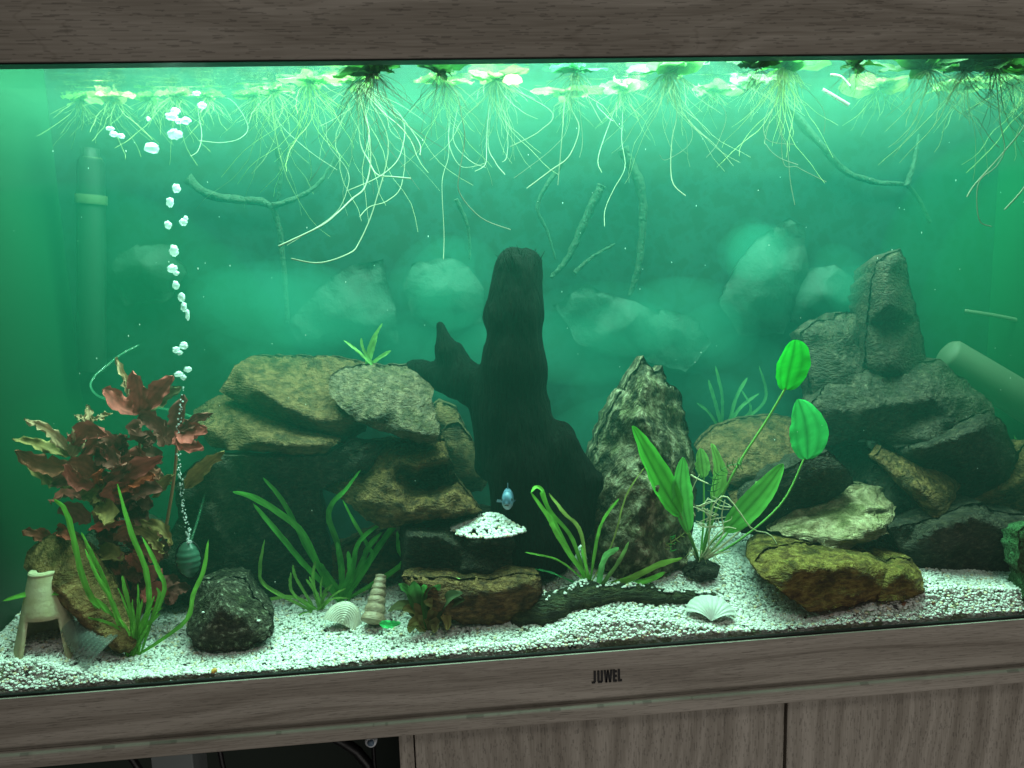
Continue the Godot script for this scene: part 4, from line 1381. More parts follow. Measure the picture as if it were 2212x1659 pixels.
func red_plant():
	var foot := G(290, 1335)
	var t := thing("red_plant", "bushy red-leaved plant growing at the left between clay pot and air stone", "plant", foot)
	var red := Color(0.42, 0.085, 0.075)
	var dark := Color(0.24, 0.075, 0.062)
	var pale := Color(0.42, 0.25, 0.15)
	var tan := Color(0.28, 0.19, 0.07)
	var z := -0.1
	for s in [[[290, 1330], [285, 1200], [300, 1030], [302, 893]], [[275, 1335], [235, 1180], [190, 1060], [150, 975]], [[310, 1330], [345, 1200], [375, 1040], [384, 930]], [[285, 1330], [250, 1200], [225, 1100], [218, 1030]]]:
		var pts := path(s, foot.z, z)
		pts[0] = foot + Vector3(rng.randf_range(-0.008, 0.008), -0.003, rng.randf_range(-0.005, 0.005))
		add_tube(t, "stem", pts, 0.0022, 0.0014, Color(0.3, 0.12, 0.06), "stem", 14, 6)
	var L := func(px: Array, dz: float, hw: float, c: Color, tw := 0.0): add_leaf(t, px, z + dz * 0.3, z + dz, hw, c, "oval", tw, 0.45, 0.010, "redleaf", 8, 16, 0.75)
	L.call([[302, 893], [268, 880], [237, 852], [222, 840]], 0.01, 17, red, 0.3)
	L.call([[302, 893], [300, 845], [287, 800]], 0.015, 17, red, -0.2)
	L.call([[288, 872], [272, 830], [250, 772]], -0.01, 7, pale, 0.4)
	L.call([[300, 880], [285, 840], [268, 812]], -0.01, 8, pale, 0.2)
	L.call([[305, 890], [338, 850], [374, 812]], 0.01, 19, red, 0.2)
	L.call([[310, 895], [345, 862], [392, 835]], -0.012, 13, Color(0.12, 0.10, 0.05), 0.3)
	L.call([[300, 900], [325, 905], [352, 930], [350, 965]], 0.02, 16, dark, 0.5)
	L.call([[380, 950], [388, 905], [397, 852]], 0.0, 19, dark, -0.4)
	L.call([[385, 935], [425, 905], [460, 893]], 0.01, 9, dark, 0.2)
	L.call([[380, 932], [412, 938], [448, 925]], 0.015, 21, red, -0.3)
	L.call([[378, 940], [400, 965], [440, 968]], 0.02, 15, red, -0.5)
	L.call([[372, 960], [345, 930], [328, 895]], 0.005, 15, dark, 0.5)
	L.call([[150, 975], [108, 935], [52, 905]], 0.015, 10, pale, 0.3)
	L.call([[150, 985], [95, 962], [26, 948]], 0.0, 11, tan, 0.2)
	L.call([[158, 1010], [92, 1003], [32, 973]], 0.015, 17, Color(0.22, 0.06, 0.035), -0.2)
	L.call([[160, 1050], [110, 1035], [60, 1000]], -0.01, 12, tan, -0.2)
	L.call([[155, 985], [168, 952], [158, 922]], 0.01, 12, pale, 0.4)
	L.call([[160, 962], [188, 930], [232, 942]], 0.02, 17, red, 0.2)
	L.call([[175, 990], [215, 958], [243, 990], [235, 1015]], 0.02, 14, red, -0.3)
	L.call([[180, 1000], [200, 965], [225, 935]], 0.0, 13, dark, 0.3)
	L.call([[190, 930], [193, 900], [190, 875]], -0.02, 8, pale, 0.0)
	L.call([[192, 912], [218, 900], [244, 892]], -0.02, 5, pale, 0.2)
	L.call([[190, 912], [175, 903], [162, 897]], -0.02, 5, pale, 0.2)
	L.call([[205, 1048], [166, 1042], [140, 1003]], 0.03, 15, red, 0.4)
	L.call([[218, 1050], [214, 1032], [218, 1015]], 0.035, 9, Color(0.4, 0.07, 0.035), 0.2)
	L.call([[232, 1048], [290, 1012], [352, 986]], 0.035, 19, red, 0.5)
	L.call([[228, 1042], [262, 1018], [276, 1000]], 0.03, 10, dark, 0.3)
	L.call([[236, 1060], [290, 1040], [335, 1030]], 0.03, 20, Color(0.36, 0.06, 0.03), -0.4)
	L.call([[240, 1075], [300, 1062], [352, 1058]], 0.02, 22, dark, -0.3)
	L.call([[398, 1055], [438, 1012], [484, 975]], 0.01, 14, tan, 0.2)
	L.call([[330, 1075], [362, 1040], [372, 1025]], 0.01, 10, tan, -0.1)
	L.call([[212, 1092], [232, 1108], [226, 1135]], 0.04, 19, tan, -0.2)
	L.call([[122, 1166], [85, 1156], [47, 1148]], 0.03, 12, Color(0.24, 0.06, 0.04), 0.2)
	L.call([[120, 1150], [140, 1152], [158, 1168]], 0.04, 11, Color(0.3, 0.06, 0.04), -0.2)
	L.call([[288, 1138], [330, 1160], [354, 1196]], 0.03, 11, tan, 0.3)
	L.call([[300, 1130], [345, 1140], [372, 1178]], 0.02, 10, tan, -0.3)
	L.call([[270, 1130], [225, 1135], [190, 1145]], 0.035, 8, Color(0.5, 0.08, 0.07), 0.2)
	for i in 84:
		var a := rng.randf() * TAU
		var cy := rng.randf_range(955, 1300)
		var cx := lerpf(240, 290, (cy - 955) / 345.0) + rng.randf_range(-75, 75)
		var r := rng.randf_range(45, 90) * (0.75 if cy > 1200 else 1.0)
		var ex := cx + cos(a) * r
		var ey := cy - absf(sin(a)) * r * 0.5 + rng.randf_range(-10, 40)
		var c: Color = [dark, dark, red, Color(0.26, 0.07, 0.05), tan, Color(0.16, 0.045, 0.035)][rng.randi() % 6]
		L.call([[cx, cy], [(cx + ex) / 2, (cy + ey) / 2 - 12], [ex, ey]], rng.randf_range(-0.03, 0.025), rng.randf_range(11, 22), c, rng.randf_range(-0.7, 0.7))


func grass(called: String, label: String, base: Vector3, blades: Array, zt: float, col: Color, group := "ribbon-leaved plants on the gravel") -> Node3D:
	var t := thing(called, label, "plant", base, group)
	for b in blades:
		var px: Array = b[0]
		var c := col * rng.randf_range(0.75, 1.25)
		if b.size() > 2:
			c = b[2]
		add_leaf(t, px, base.z, base.z + zt * rng.randf_range(0.3, 1.0), b[1] * 0.62, c, "blade", rng.randf_range(-0.5, 0.5), 0.15, 0.0015, "leaf", 4, 18, 1.15, base + Vector3(rng.randf_range(-0.006, 0.006), -0.003, rng.randf_range(-0.004, 0.004)))
	return t


func fan(base: Vector3, n: int, lmin: float, lmax: float, spread: float) -> Array:
	# short random blades round a base, in px
	var out := []
	var q := look.inverse() * (base - EYE)
	var bx := 1106.0 + F * q.x / -q.z
	var by := 829.5 - F * q.y / -q.z
	for i in n:
		var a := rng.randf_range(-spread, spread)
		var l := rng.randf_range(lmin, lmax)
		var e := a * rng.randf_range(1.0, 1.6)
		out.append([[[bx, by], [bx + sin(a) * l * 0.5, by - cos(a) * l * 0.55], [bx + sin(e) * l, by - cos(e) * l]], rng.randf_range(2.5, 5.0)])
	return out


func grasses():
	var green := Color(0.17, 0.50, 0.07)
	var base := G(292, 1415)
	var bl := [
		[[[293, 1415], [284, 1334], [270, 1275], [264, 1243]], 6],
		[[[303, 1404], [321, 1310], [314, 1228], [281, 1142], [254, 1045]], 9],
		[[[312, 1404], [352, 1287], [340, 1228], [307, 1160]], 7],
		[[[340, 1400], [398, 1345], [417, 1285], [440, 1230], [450, 1166]], 7],
		[[[285, 1400], [230, 1320], [164, 1284], [80, 1280], [6, 1298]], 10],
		[[[285, 1395], [211, 1310], [178, 1245], [160, 1165], [140, 1100], [116, 1078]], 9],
		[[[288, 1400], [245, 1305], [211, 1245], [184, 1186]], 7],
		[[[290, 1400], [232, 1270], [200, 1200], [176, 1150]], 6],
		[[[292, 1410], [300, 1330], [298, 1260]], 5],
		[[[292, 1410], [330, 1330], [344, 1285], [338, 1270]], 5],
		[[[296, 1412], [310, 1340], [332, 1312]], 5]]
	bl.append_array(fan(base, 14, 60, 150, 0.7))
	grass("ribbon_grass", "tall tuft of green ribbon grass in front of the slanted slate", base, bl, 0.018, green)
	base = G(742, 1298)
	bl = [
		[[[740, 1295], [690, 1227], [655, 1153], [605, 1109], [547, 1074], [503, 1062]], 11],
		[[[735, 1295], [664, 1226], [602, 1153], [547, 1088]], 9],
		[[[737, 1290], [672, 1200], [637, 1130], [605, 1074], [568, 1032]], 8],
		[[[742, 1290], [731, 1182], [711, 1124], [717, 1089], [746, 1059], [779, 1015]], 10],
		[[[770, 1290], [801, 1212], [793, 1177], [766, 1130], [740, 1080]], 6],
		[[[760, 1295], [790, 1224], [819, 1180], [854, 1133], [878, 1095]], 11],
		[[[755, 1295], [778, 1224], [796, 1182], [825, 1150]], 10],
		[[[750, 1295], [763, 1224], [778, 1168], [837, 1121]], 9],
		[[[845, 1290], [864, 1223], [862, 1185], [858, 1147]], 9],
		[[[742, 1295], [738, 1230], [728, 1170]], 10],
		[[[742, 1295], [755, 1240], [752, 1190]], 9],
		[[[740, 1295], [705, 1240], [690, 1215]], 9]]
	grass("ribbon_grass", "largest clump of dark green ribbon grass, behind the spiral shell", base, bl, 0.03, Color(0.10, 0.42, 0.06))
	base = G(1279, 1271)
	bl = [
		[[[1268, 1260], [1237, 1206], [1200, 1147], [1183, 1114], [1146, 1063]], 9],
		[[[1183, 1112], [1177, 1085], [1174, 1062], [1158, 1052], [1147, 1064]], 7],
		[[[1265, 1236], [1237, 1166], [1188, 1103], [1172, 1054]], 7],
		[[[1270, 1201], [1256, 1154], [1218, 1107], [1186, 1066]], 6, Color(0.3, 0.45, 0.1)],
		[[[1279, 1225], [1289, 1166], [1305, 1119], [1338, 1076]], 7],
		[[[1282, 1236], [1305, 1206], [1337, 1183]], 12, Color(0.2, 0.6, 0.18)],
		[[[1293, 1269], [1364, 1248], [1422, 1220], [1474, 1205]], 11, Color(0.22, 0.44, 0.07)],
		[[[1300, 1271], [1387, 1257], [1436, 1236]], 9],
		[[[1258, 1246], [1200, 1240], [1155, 1229]], 3, Color(0.04, 0.25, 0.08)],
		[[[1265, 1262], [1211, 1213], [1134, 1193]], 3],
		[[[1290, 1260], [1322, 1175], [1352, 1072], [1394, 1007]], 3, Color(0.3, 0.36, 0.1)],
		[[[1275, 1255], [1262, 1210], [1255, 1180]], 6],
		[[[1300, 1260], [1335, 1215], [1358, 1170]], 7, Color(0.16, 0.3, 0.08)]]
	grass("ribbon_grass", "loose ribbon grass with a folded blade, between trunk and pointed rock", base, bl, 0.03, green)
	base = G(690, 1318)
	bl = [[[[690, 1315], [640, 1290], [580, 1295], [520, 1308], [450, 1326], [400, 1352]], 5], [[[600, 1300], [575, 1265], [562, 1225], [572, 1165]], 6], [[[640, 1300], [632, 1280], [628, 1236]], 5], [[[650, 1290], [640, 1250], [632, 1220]], 5], [[[665, 1290], [676, 1250], [682, 1212]], 5], [[[685, 1310], [700, 1285], [718, 1262]], 5], [[[690, 1318], [665, 1340], [650, 1362]], 4], [[[690, 1318], [655, 1325], [630, 1345]], 4]]
	bl.append_array(fan(base, 8, 30, 80, 0.9))
	grass("ribbon_grass", "small yellow green tuft with a runner over the pebbly lump", base, bl, 0.01, Color(0.22, 0.46, 0.09))
	base = P(800, 788, -0.193)
	bl = [[[[797, 788], [775, 760], [742, 735]], 5], [[[797, 786], [800, 745], [826, 698]], 6], [[[798, 786], [806, 750], [814, 715]], 7], [[[802, 787], [820, 772], [845, 757]], 6], [[[797, 786], [785, 755], [780, 730]], 5]]
	grass("slab_plantlet", "small pale green plantlet growing on top of the grey slab", base, bl, 0.0, Color(0.24, 0.5, 0.14))
	base = P(1560, 930, -0.32)
	bl = [[[[1560, 925], [1545, 870], [1530, 820]], 6], [[[1565, 925], [1560, 860], [1545, 790]], 6], [[[1570, 925], [1590, 860], [1615, 815]], 6], [[[1570, 925], [1600, 880], [1640, 850]], 6], [[[1560, 925], [1530, 890], [1505, 870]], 5], [[[1580, 925], [1620, 890], [1600, 840]], 5], [[[1600, 925], [1650, 870], [1640, 790]], 5]]
	grass("hazy_grass", "faint hazy grass behind the pale green flat slab", base, bl, 0.0, Color(0.09, 0.24, 0.07))
	base = P(2190, 1060, -0.17)
	bl = [[[[2190, 1050], [2182, 990], [2160, 930]], 6], [[[2195, 1050], [2200, 980], [2190, 940]], 7], [[[2200, 1050], [2215, 1000], [2240, 960]], 6]]
	grass("hazy_grass", "dim blades rising behind the rusty rock at the right edge", base, bl, 0.0, Color(0.1, 0.36, 0.1))


func broad_plant():
	var base := G(1512, 1222)
	var t := thing("broad_leaved_plant", "bright green broad-leaved plant with bare roots, right of the pointed rock", "plant", base)
	var g := Color(0.11, 0.55, 0.06)
	var y := Color(0.30, 0.62, 0.14)  # yellower colour holds the light falling on two leaves
	var o := base + Vector3(0, 0.004, 0)
	var st := func(px: Array, z: float, r := 0.0012):
		var p := path(px, base.z, z)
		p[0] = o
		add_tube(t, "stalk", p, r * 1.2, r, Color(0.14, 0.34, 0.06), "stem", 14, 6)
	var lf := func(px: Array, z0: float, z1: float, hw: float, c: Color, tw: float, kd := "oval"): add_leaf(t, px, z0, z1, hw, c, kd, tw, 0.3, 0.0025, "leaf", 10, 20, 0.55)
	st.call([[1510, 1215], [1490, 1160], [1468, 1108]], -0.062)
	lf.call([[1470, 1112], [1440, 1065], [1405, 1000], [1366, 920]], -0.062, -0.05, 30, g, 0.2)
	st.call([[1510, 1215], [1500, 1180], [1487, 1145]], -0.07)
	lf.call([[1488, 1150], [1474, 1090], [1470, 1040], [1476, 988]], -0.07, -0.058, 22, Color(0.13, 0.55, 0.1), -0.1)
	st.call([[1512, 1215], [1528, 1140], [1540, 1075]], -0.105)
	lf.call([[1540, 1078], [1550, 1040], [1548, 1000], [1536, 958]], -0.105, -0.095, 19, y, 0.3)
	st.call([[1512, 1215], [1520, 1120], [1520, 1030]], -0.135)
	lf.call([[1520, 1032], [1516, 1000], [1512, 968]], -0.135, -0.13, 15, y, -0.2)
	st.call([[1514, 1215], [1535, 1175], [1568, 1145]], -0.09)
	lf.call([[1566, 1148], [1605, 1110], [1650, 1060], [1692, 1002]], -0.09, -0.075, 25, Color(0.14, 0.5, 0.08), -0.3)
	st.call([[1514, 1215], [1552, 1090], [1600, 995], [1655, 910], [1697, 838]], -0.07, 0.0014)
	lf.call([[1697, 842], [1704, 805], [1712, 770], [1718, 734]], -0.07, -0.065, 36, Color(0.03, 0.62, 0.05), 0.1, "round")
	st.call([[1514, 1215], [1600, 1165], [1690, 1085], [1738, 988]], -0.1, 0.0012)
	lf.call([[1744, 992], [1744, 950], [1738, 905], [1724, 862]], -0.1, -0.09, 38, Color(0.06, 0.62, 0.14), -0.35, "oval")
	st.call([[1514, 1215], [1580, 1140], [1635, 1040]], -0.13)
	var rt := func(px: Array, z0: float, z1: float, r: float): add_tube(t, "root", path(px, z0, z1), r, r * 0.6, Color(0.62, 0.62, 0.36), "root", 18, 4)
	rt.call([[1530, 1200], [1534, 1120], [1545, 1085], [1568, 1072], [1598, 1107], [1625, 1143], [1661, 1153], [1679, 1178], [1695, 1212]], -0.085, -0.07, 0.0011)
	rt.call([[1522, 1207], [1565, 1175], [1612, 1133], [1640, 1100]], -0.085, -0.08, 0.0014)
	rt.call([[1522, 1208], [1550, 1196], [1578, 1191]], -0.085, -0.08, 0.0012)
	rt.call([[1522, 1203], [1561, 1154], [1559, 1113], [1566, 1080]], -0.085, -0.075, 0.0009)
	rt.call([[1494, 1098], [1495, 1060], [1511, 1025]], -0.09, -0.08, 0.0008)
	rt.call([[1492, 1026], [1510, 1036], [1530, 1045]], -0.085, -0.08, 0.001)
	rt.call([[1515, 1205], [1540, 1165], [1565, 1140], [1590, 1142]], -0.085, -0.075, 0.0009)
	for i in 26:
		var a := rng.randf() * TAU
		var p := Vector3(cos(a), rng.randf_range(0.0, 1.0), sin(a))
		add_tube(t, "root", [o + p * 0.004, o + p * 0.013 + Vector3(0, 0.008, 0), o + p * rng.randf_range(0.018, 0.03) + Vector3(rng.randf_range(-0.008, 0.008), -0.01, 0)], 0.0006, 0.0003, Color(0.5, 0.46, 0.24), "root", 8, 4)
	for i in 22:
		var c := P(rng.randf_range(1500, 1560), rng.randf_range(1090, 1140), -0.085)
		add_tube(t, "root", [c, c + Vector3(rng.randf_range(-0.014, 0.014), rng.randf_range(-0.006, 0.012), 0), c + Vector3(rng.randf_range(-0.02, 0.02), rng.randf_range(-0.012, 0.012), rng.randf_range(-0.005, 0.01))], 0.0007, 0.0003, Color(0.62, 0.62, 0.38), "root", 8, 4)


func sprig(label: String, px: Array, z: float, len_: float, n: int, col: Color):
	var pts := catmull(path(px, z, z), n)
	var t := thing("moss_sprig", label, "plant", pts[0])
	add_tube(t, "stem", pts, 0.0006, 0.0004, col, "stem", n, 4)
	for i in range(1, n + 1):
		for s in [-1, 1]:
			var d: Vector3 = (pts[i] - pts[i - 1]).normalized()
			var w: Vector3 = d.cross(Vector3(0, 0, 1)) * float(s) + Vector3(0, 0, rng.randf_range(-0.4, 0.6)) + d * 0.3
			var mb := MB.new()
			tube(mb, [pts[i], pts[i] + w * len_ * 0.5, pts[i] + w * len_ + d * 0.001], 0.00075, 0.0003, 4, col)
			obj("leaflet", mb, M.leaf, t)


func small_plants():
	sprig("feathery dark sprig tangled in front of the yellow broad leaf", [[1543, 1072], [1541, 1045], [1553, 1020], [1580, 1004], [1600, 1003]], -0.082, 0.007, 9, Color(0.06, 0.22, 0.05))
	sprig("tiny star-shaped green sprig at the foot of the pointed rock", [[1448, 1205], [1449, 1185], [1449, 1168], [1449, 1160]], -0.08, 0.0055, 4, Color(0.1, 0.5, 0.12))
	sprig("small yellowish sprig on the right foot of the pointed rock", [[1432, 1190], [1440, 1178], [1460, 1165], [1480, 1150]], -0.075, 0.005, 6, Color(0.3, 0.32, 0.1))
	sprig("tiny sprig on the mottled foot of the pointed rock, left of the star", [[1345, 1210], [1352, 1190], [1358, 1172]], -0.075, 0.006, 5, Color(0.25, 0.3, 0.1))
	var base := G(925, 1362)
	var t := thing("brown_leaf_plant", "low dark plant with oval brown green leaves before the reddish brown rock", "plant", base)
	var br := Color(0.16, 0.13, 0.045)
	var gr := Color(0.05, 0.16, 0.04)
	for q in [[[[915, 1335], [890, 1290], [860, 1262]], 14, gr], [[[918, 1330], [900, 1285], [895, 1255]], 15, gr], [[[922, 1330], [928, 1290], [952, 1262]], 12, gr], [[[920, 1330], [918, 1290], [915, 1262]], 11, Color(0.06, 0.24, 0.05)], [[[925, 1335], [955, 1300], [1000, 1280]], 14, Color(0.06, 0.09, 0.04)], [[[925, 1335], [965, 1308], [1005, 1295]], 11, Color(0.05, 0.07, 0.03)], [[[915, 1338], [880, 1310], [838, 1320]], 12, Color(0.07, 0.08, 0.03)], [[[920, 1338], [900, 1318], [868, 1318]], 12, br], [[[925, 1340], [940, 1310], [915, 1300]], 13, br], [[[930, 1342], [955, 1322], [968, 1345], [964, 1362]], 10, Color(0.34, 0.25, 0.09)], [[[925, 1345], [905, 1340], [880, 1352]], 11, Color(0.26, 0.24, 0.08)], [[[922, 1345], [940, 1345], [938, 1368]], 11, Color(0.22, 0.18, 0.07)], [[[920, 1342], [895, 1352], [885, 1368]], 11, Color(0.24, 0.22, 0.08)]]:
		add_leaf(t, q[0], base.z, base.z + 0.016, q[1], q[2], "oval", rng.randf_range(-0.5, 0.5), 0.3, 0.003, "leaf", 6, 12, 0.7, base)
	var fr := [["neon green torn leaf with a notched end, perched on the dark low plant", [[944, 1273], [960, 1276], [985, 1277], [1000, 1268]], -0.055, 9.0], ["neon green leaf scrap lying beside the spiral shell", [[820, 1346], [842, 1349], [866, 1345]], -0.04, 8.0]]
	for f in fr:
		var mb := MB.new()
		leaf(mb, path(f[1], f[2], f[2] + 0.004), f[3] * 0.00048, Color(0.08, 0.75, 0.22), "oval", 0.0, 0.1, 0.003, 12, 6, Vector3(0, 0.35, 0.94))
		tag(obj("leaf_scrap", mb, M.leaf, null, false), f[0], "leaf")
	var mb2 := MB.new()
	tube(mb2, path([[976, 1262], [984, 1250], [996, 1252]], -0.05, -0.05), 0.0022, 0.0012, 6, Color(0.35, 0.6, 0.2))
	tag(obj("leaf_stub", mb2, M.leaf), "short pale stub sticking up from the notched neon leaf", "leaf")
	var wm := MB.new()
	tube(wm, catmull(path([[1078, 1262], [1092, 1275], [1096, 1295], [1092, 1318]], -0.06, -0.06), 12), 0.0008, 0.0006, 5, Color(0.5, 0.36, 0.2))
	tag(obj("dry_root", wm, M.root), "thin tan root hanging over the reddish brown rock", "root")
	for q in [[[462, 1452], 0.0035, Color(0.6, 0.3, 0.06), "orange food flake on the gravel near the bottom glass edge"], [[1951, 1306], 0.0034, Color(0.18, 0.07, 0.03), "brown round snail shell on the gravel right of the olive stone"], [[1932, 1313], 0.0026, Color(0.02, 0.02, 0.02), "black pebble just left of the brown snail shell"], [[2015, 1305], 0.0025, Color(0.2, 0.1, 0.05), "small brown pebble at the foot of the right gravel ridge"], [[1232, 1402], 0.0034, Color(0.015, 0.015, 0.015), "black pebble in the gravel strip below the mossy stick"], [[1242, 1580 - 178], 0.0026, Color(0.02, 0.02, 0.02), "second black pebble beside the one below the mossy stick"]]:
		var c := G(q[0][0], q[0][1]) + Vector3(0, 0.0012, 0.0)
		c.z = minf(c.z, -0.009)
		var pb := nets([[c, q[1] * 0.8, c + Vector3(0.0015, 0.0008, 0), q[1] * 0.6]], 0.0009, 0.002, 0.0006, 300.0)
		var m := plain("pebble_skin", q[2], 0.4)
		tag(obj("pebble", pb, m), q[3], "pebble", "odd dark or coloured bits on the gravel")


# ---------------------------------------------------------------- floating plants
func floater(label: String, px: float, z: float, size: float, nleaf: int, nroot: int, rlen: float, leafc: Color, rootc: Color, traced: Array = []):
	var hit := P(px, 150, z)
	# near the glass the crowns hang a little lower, under the rim of the frame
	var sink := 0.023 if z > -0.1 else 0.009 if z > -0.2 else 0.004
	var c := Vector3(hit.x, SURFACE - sink, z)
	var t := thing("floating_plant", label, "plant", c, "floating plants at the water surface")
	for i in nleaf * 2:
		var a := TAU * i / (nleaf * 2) + rng.randf_range(-0.5, 0.5)
		var d := Vector3(cos(a), 0, sin(a))
		var r := size * rng.randf_range(0.5, 1.45)
		var e := c + d * r
		e.y = minf(SURFACE - 0.0005, c.y + rng.randf_range(-0.3, 1.1) * sink + rng.randf_range(-0.002, 0.004))
		var pts := [c, c.lerp(e, 0.45) + Vector3(0, 0.002, 0), e]
		for p in pts.size():
			pts[p].z = clampf(pts[p].z, BACK + 0.008, -0.008)
		var mb := MB.new()
		leaf(mb, pts, r * rng.randf_range(0.16, 0.34), leafc * rng.randf_range(0.55, 1.4), "oval", rng.randf_range(-0.7, 0.7), rng.randf_range(-0.2, 0.4), 0.005, 8, 4, Vector3(rng.randf_range(-0.4, 0.4), 1.0, rng.randf_range(-0.4, 0.4)))
		obj("leaf", mb, M.leaf, t, false)
	for i in nroot + nroot / 2:
		var a := rng.randf() * TAU
		var out := Vector3(cos(a), 0, sin(a))
		var short := i % 5 != 0
		var l := rlen * rng.randf_range(0.45, 1.0)
		var dir := (out * rng.randf_range(0.1, 0.6) + Vector3(0, -1.0, 0)).normalized()
		if short:
			# a star of fine side roots round the crown
			l = rng.randf_range(0.010, 0.034) + rlen * rng.randf_range(0.0, 0.28)
			dir = (out + Vector3(0, rng.randf_range(-0.9, 0.15), 0)).normalized()
		var p := c + Vector3(0, -0.001, 0) + out * 0.002
		var pts := [p]
		var n := 9
		var turn := Vector3(rng.randf_range(-0.38, 0.38), 0.0, rng.randf_range(-0.38, 0.38))
		for k in n:
			dir = (dir + turn + Vector3(rng.randf_range(-0.42, 0.42), -0.24, rng.randf_range(-0.42, 0.42))).normalized()
			p += dir * l / n
			p.z = clampf(p.z, BACK + 0.006, -0.009)
			p.y = minf(p.y, SURFACE - 0.001)
			pts.append(p)
		var w := rng.randf_range(0.00016, 0.00032) if short else rng.randf_range(0.0002, 0.00042)
		add_tube(t, "root", pts, w, 0.00016, rootc * rng.randf_range(0.6, 1.3), "root", 11, 3)
	for r in traced:
		var pts := path(r[0], z, r[2])
		pts.push_front(c + Vector3(0, -0.002, 0))
		var w: float = r[1] * 0.00019
		add_tube(t, "root", pts, w * 0.8, w, Color(0.20, 0.22, 0.15), "root", 34, 5)


func floaters():
	var bright := Color(0.17, 0.30, 0.07)  # leaf colour lightened for lamp light and surface glare
	var deep := Color(0.018, 0.07, 0.014)  # leaf colour darkened for plants seen unlit near the glass
	var rootb := Color(0.26, 0.30, 0.11)
	var rootd := Color(0.06, 0.055, 0.022)
	var rootw := Color(0.30, 0.33, 0.18)
	# back row, lit leaves painted in lighter colours
	floater("bright floating plant at the far left end of the water surface", 165, -0.29, 0.022, 6, 22, 0.08, bright, rootb)
	floater("floating plant with reddish leaf tips, second from the left at the back", 235, -0.28, 0.022, 6, 24, 0.1, Color(0.34, 0.31, 0.12), rootb)
	floater("floating plant at the back left, third from the left glass edge", 318, -0.29, 0.02, 6, 24, 0.06, bright, rootb)
	floater("floating plant with yellow leaves straight above the bubble cluster", 372, -0.27, 0.022, 5, 26, 0.1, Color(0.31, 0.37, 0.12), rootb)
	floater("floating plant just right of the rising bubbles", 440, -0.28, 0.02, 6, 22, 0.07, bright, rootb, [[[[498, 215], [535, 270], [520, 298], [480, 308], [430, 304]], 2.2, -0.2], [[[428, 235], [436, 290], [428, 325], [412, 337]], 2.0, -0.2]])
	floater("floating plant with a dense brush of short roots left of the green veil", 548, -0.28, 0.024, 7, 30, 0.07, bright, rootb)
	floater("floating plant with long straight roots behind the green veil", 588, -0.25, 0.022, 6, 26, 0.2, bright, rootb, [[[[600, 260], [660, 320], [728, 367]], 2.2, -0.2]])
	floater("leafy floating plant with green mossy veil hanging behind its roots", 668, -0.2, 0.026, 6, 34, 0.16, Color(0.16, 0.42, 0.08), Color(0.40, 0.5, 0.14), [[[[702, 253], [709, 311], [749, 365], [751, 405], [721, 464], [620, 530]], 1.8, -0.12]])
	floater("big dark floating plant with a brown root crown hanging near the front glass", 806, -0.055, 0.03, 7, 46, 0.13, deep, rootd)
	floater("floating plant whose long pale strap roots curl furthest down at left", 770, -0.17, 0.03, 6, 40, 0.24, bright, rootw, [
		[[[777, 300], [796, 346], [815, 377], [850, 382], [887, 386]], 4.0, -0.07], [[[866, 250], [866, 330], [826, 377], [751, 412]], 2.4, -0.08], [[[800, 320], [790, 400], [760, 430], [729, 460], [690, 490], [602, 532]], 5.0, -0.06], [[[838, 300], [810, 440], [775, 525], [751, 549], [690, 568], [630, 559]], 4.0, -0.05], [[[866, 300], [868, 396], [838, 433], [798, 447], [777, 468]], 2.4, -0.08], [[[850, 240], [871, 257], [906, 309], [907, 335]], 2.0, -0.1]])
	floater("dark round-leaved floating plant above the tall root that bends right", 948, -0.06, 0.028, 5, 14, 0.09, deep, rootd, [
		[[[985, 200], [997, 250], [1004, 300], [993, 370], [993, 417], [1040, 471], [1103, 496]], 2.6, -0.07]])
	floater("white-leaved floating plant in the bright glare left of the gap", 960, -0.22, 0.03, 6, 30, 0.14, bright, rootb, [
		[[[972, 253], [970, 311], [997, 360], [1049, 353]], 2.0, -0.14], [[[968, 264], [969, 335], [955, 393], [959, 499], [958, 560]], 1.8, -0.12], [[[990, 213], [979, 300], [1014, 346], [1049, 362]], 2.0, -0.14]])
	floater("floating plant with a pink underwater leaf and tangled roots", 1070, -0.17, 0.03, 6, 44, 0.15, bright, rootw, [
		[[[1058, 229], [1051, 300], [1049, 353], [1026, 370]], 2.2, -0.12], [[[1054, 304], [1070, 350], [1091, 377]], 2.4, -0.12], [[[1088, 240], [1097, 300], [1094, 340], [1085, 350]], 1.8, -0.13], [[[1190, 240], [1166, 283], [1102, 317]], 3.2, -0.16]])
	floater("small-leaved floating plant with two long white roots right of the gap", 1240, -0.13, 0.026, 7, 26, 0.09, Color(0.06, 0.28, 0.1), rootw, [
		[[[1222, 205], [1219, 223], [1215, 283], [1205, 400]], 2.0, -0.09], [[[1233, 227], [1251, 276], [1230, 336], [1190, 368], [1138, 407]], 3.0, -0.08], [[[1228, 269], [1194, 320], [1110, 385]], 1.4, -0.12], [[[1255, 260], [1258, 310], [1252, 340]], 1.4, -0.12]])
	floater("yellow flat floating plant lying at the back behind the small-leaved one", 1225, -0.3, 0.035, 6, 26, 0.05, Color(0.31, 0.38, 0.12), rootb)
	floater("floating plant beside the brightest white glare", 1345, -0.26, 0.026, 6, 26, 0.1, Color(0.37, 0.41, 0.19), rootb, [
		[[[1329, 234], [1293, 336], [1300, 373]], 1.8, -0.15], [[[1346, 230], [1343, 301], [1350, 361], [1325, 410], [1307, 453], [1306, 489]], 2.0, -0.14], [[[1290, 220], [1310, 250], [1325, 262]], 1.8, -0.16]])
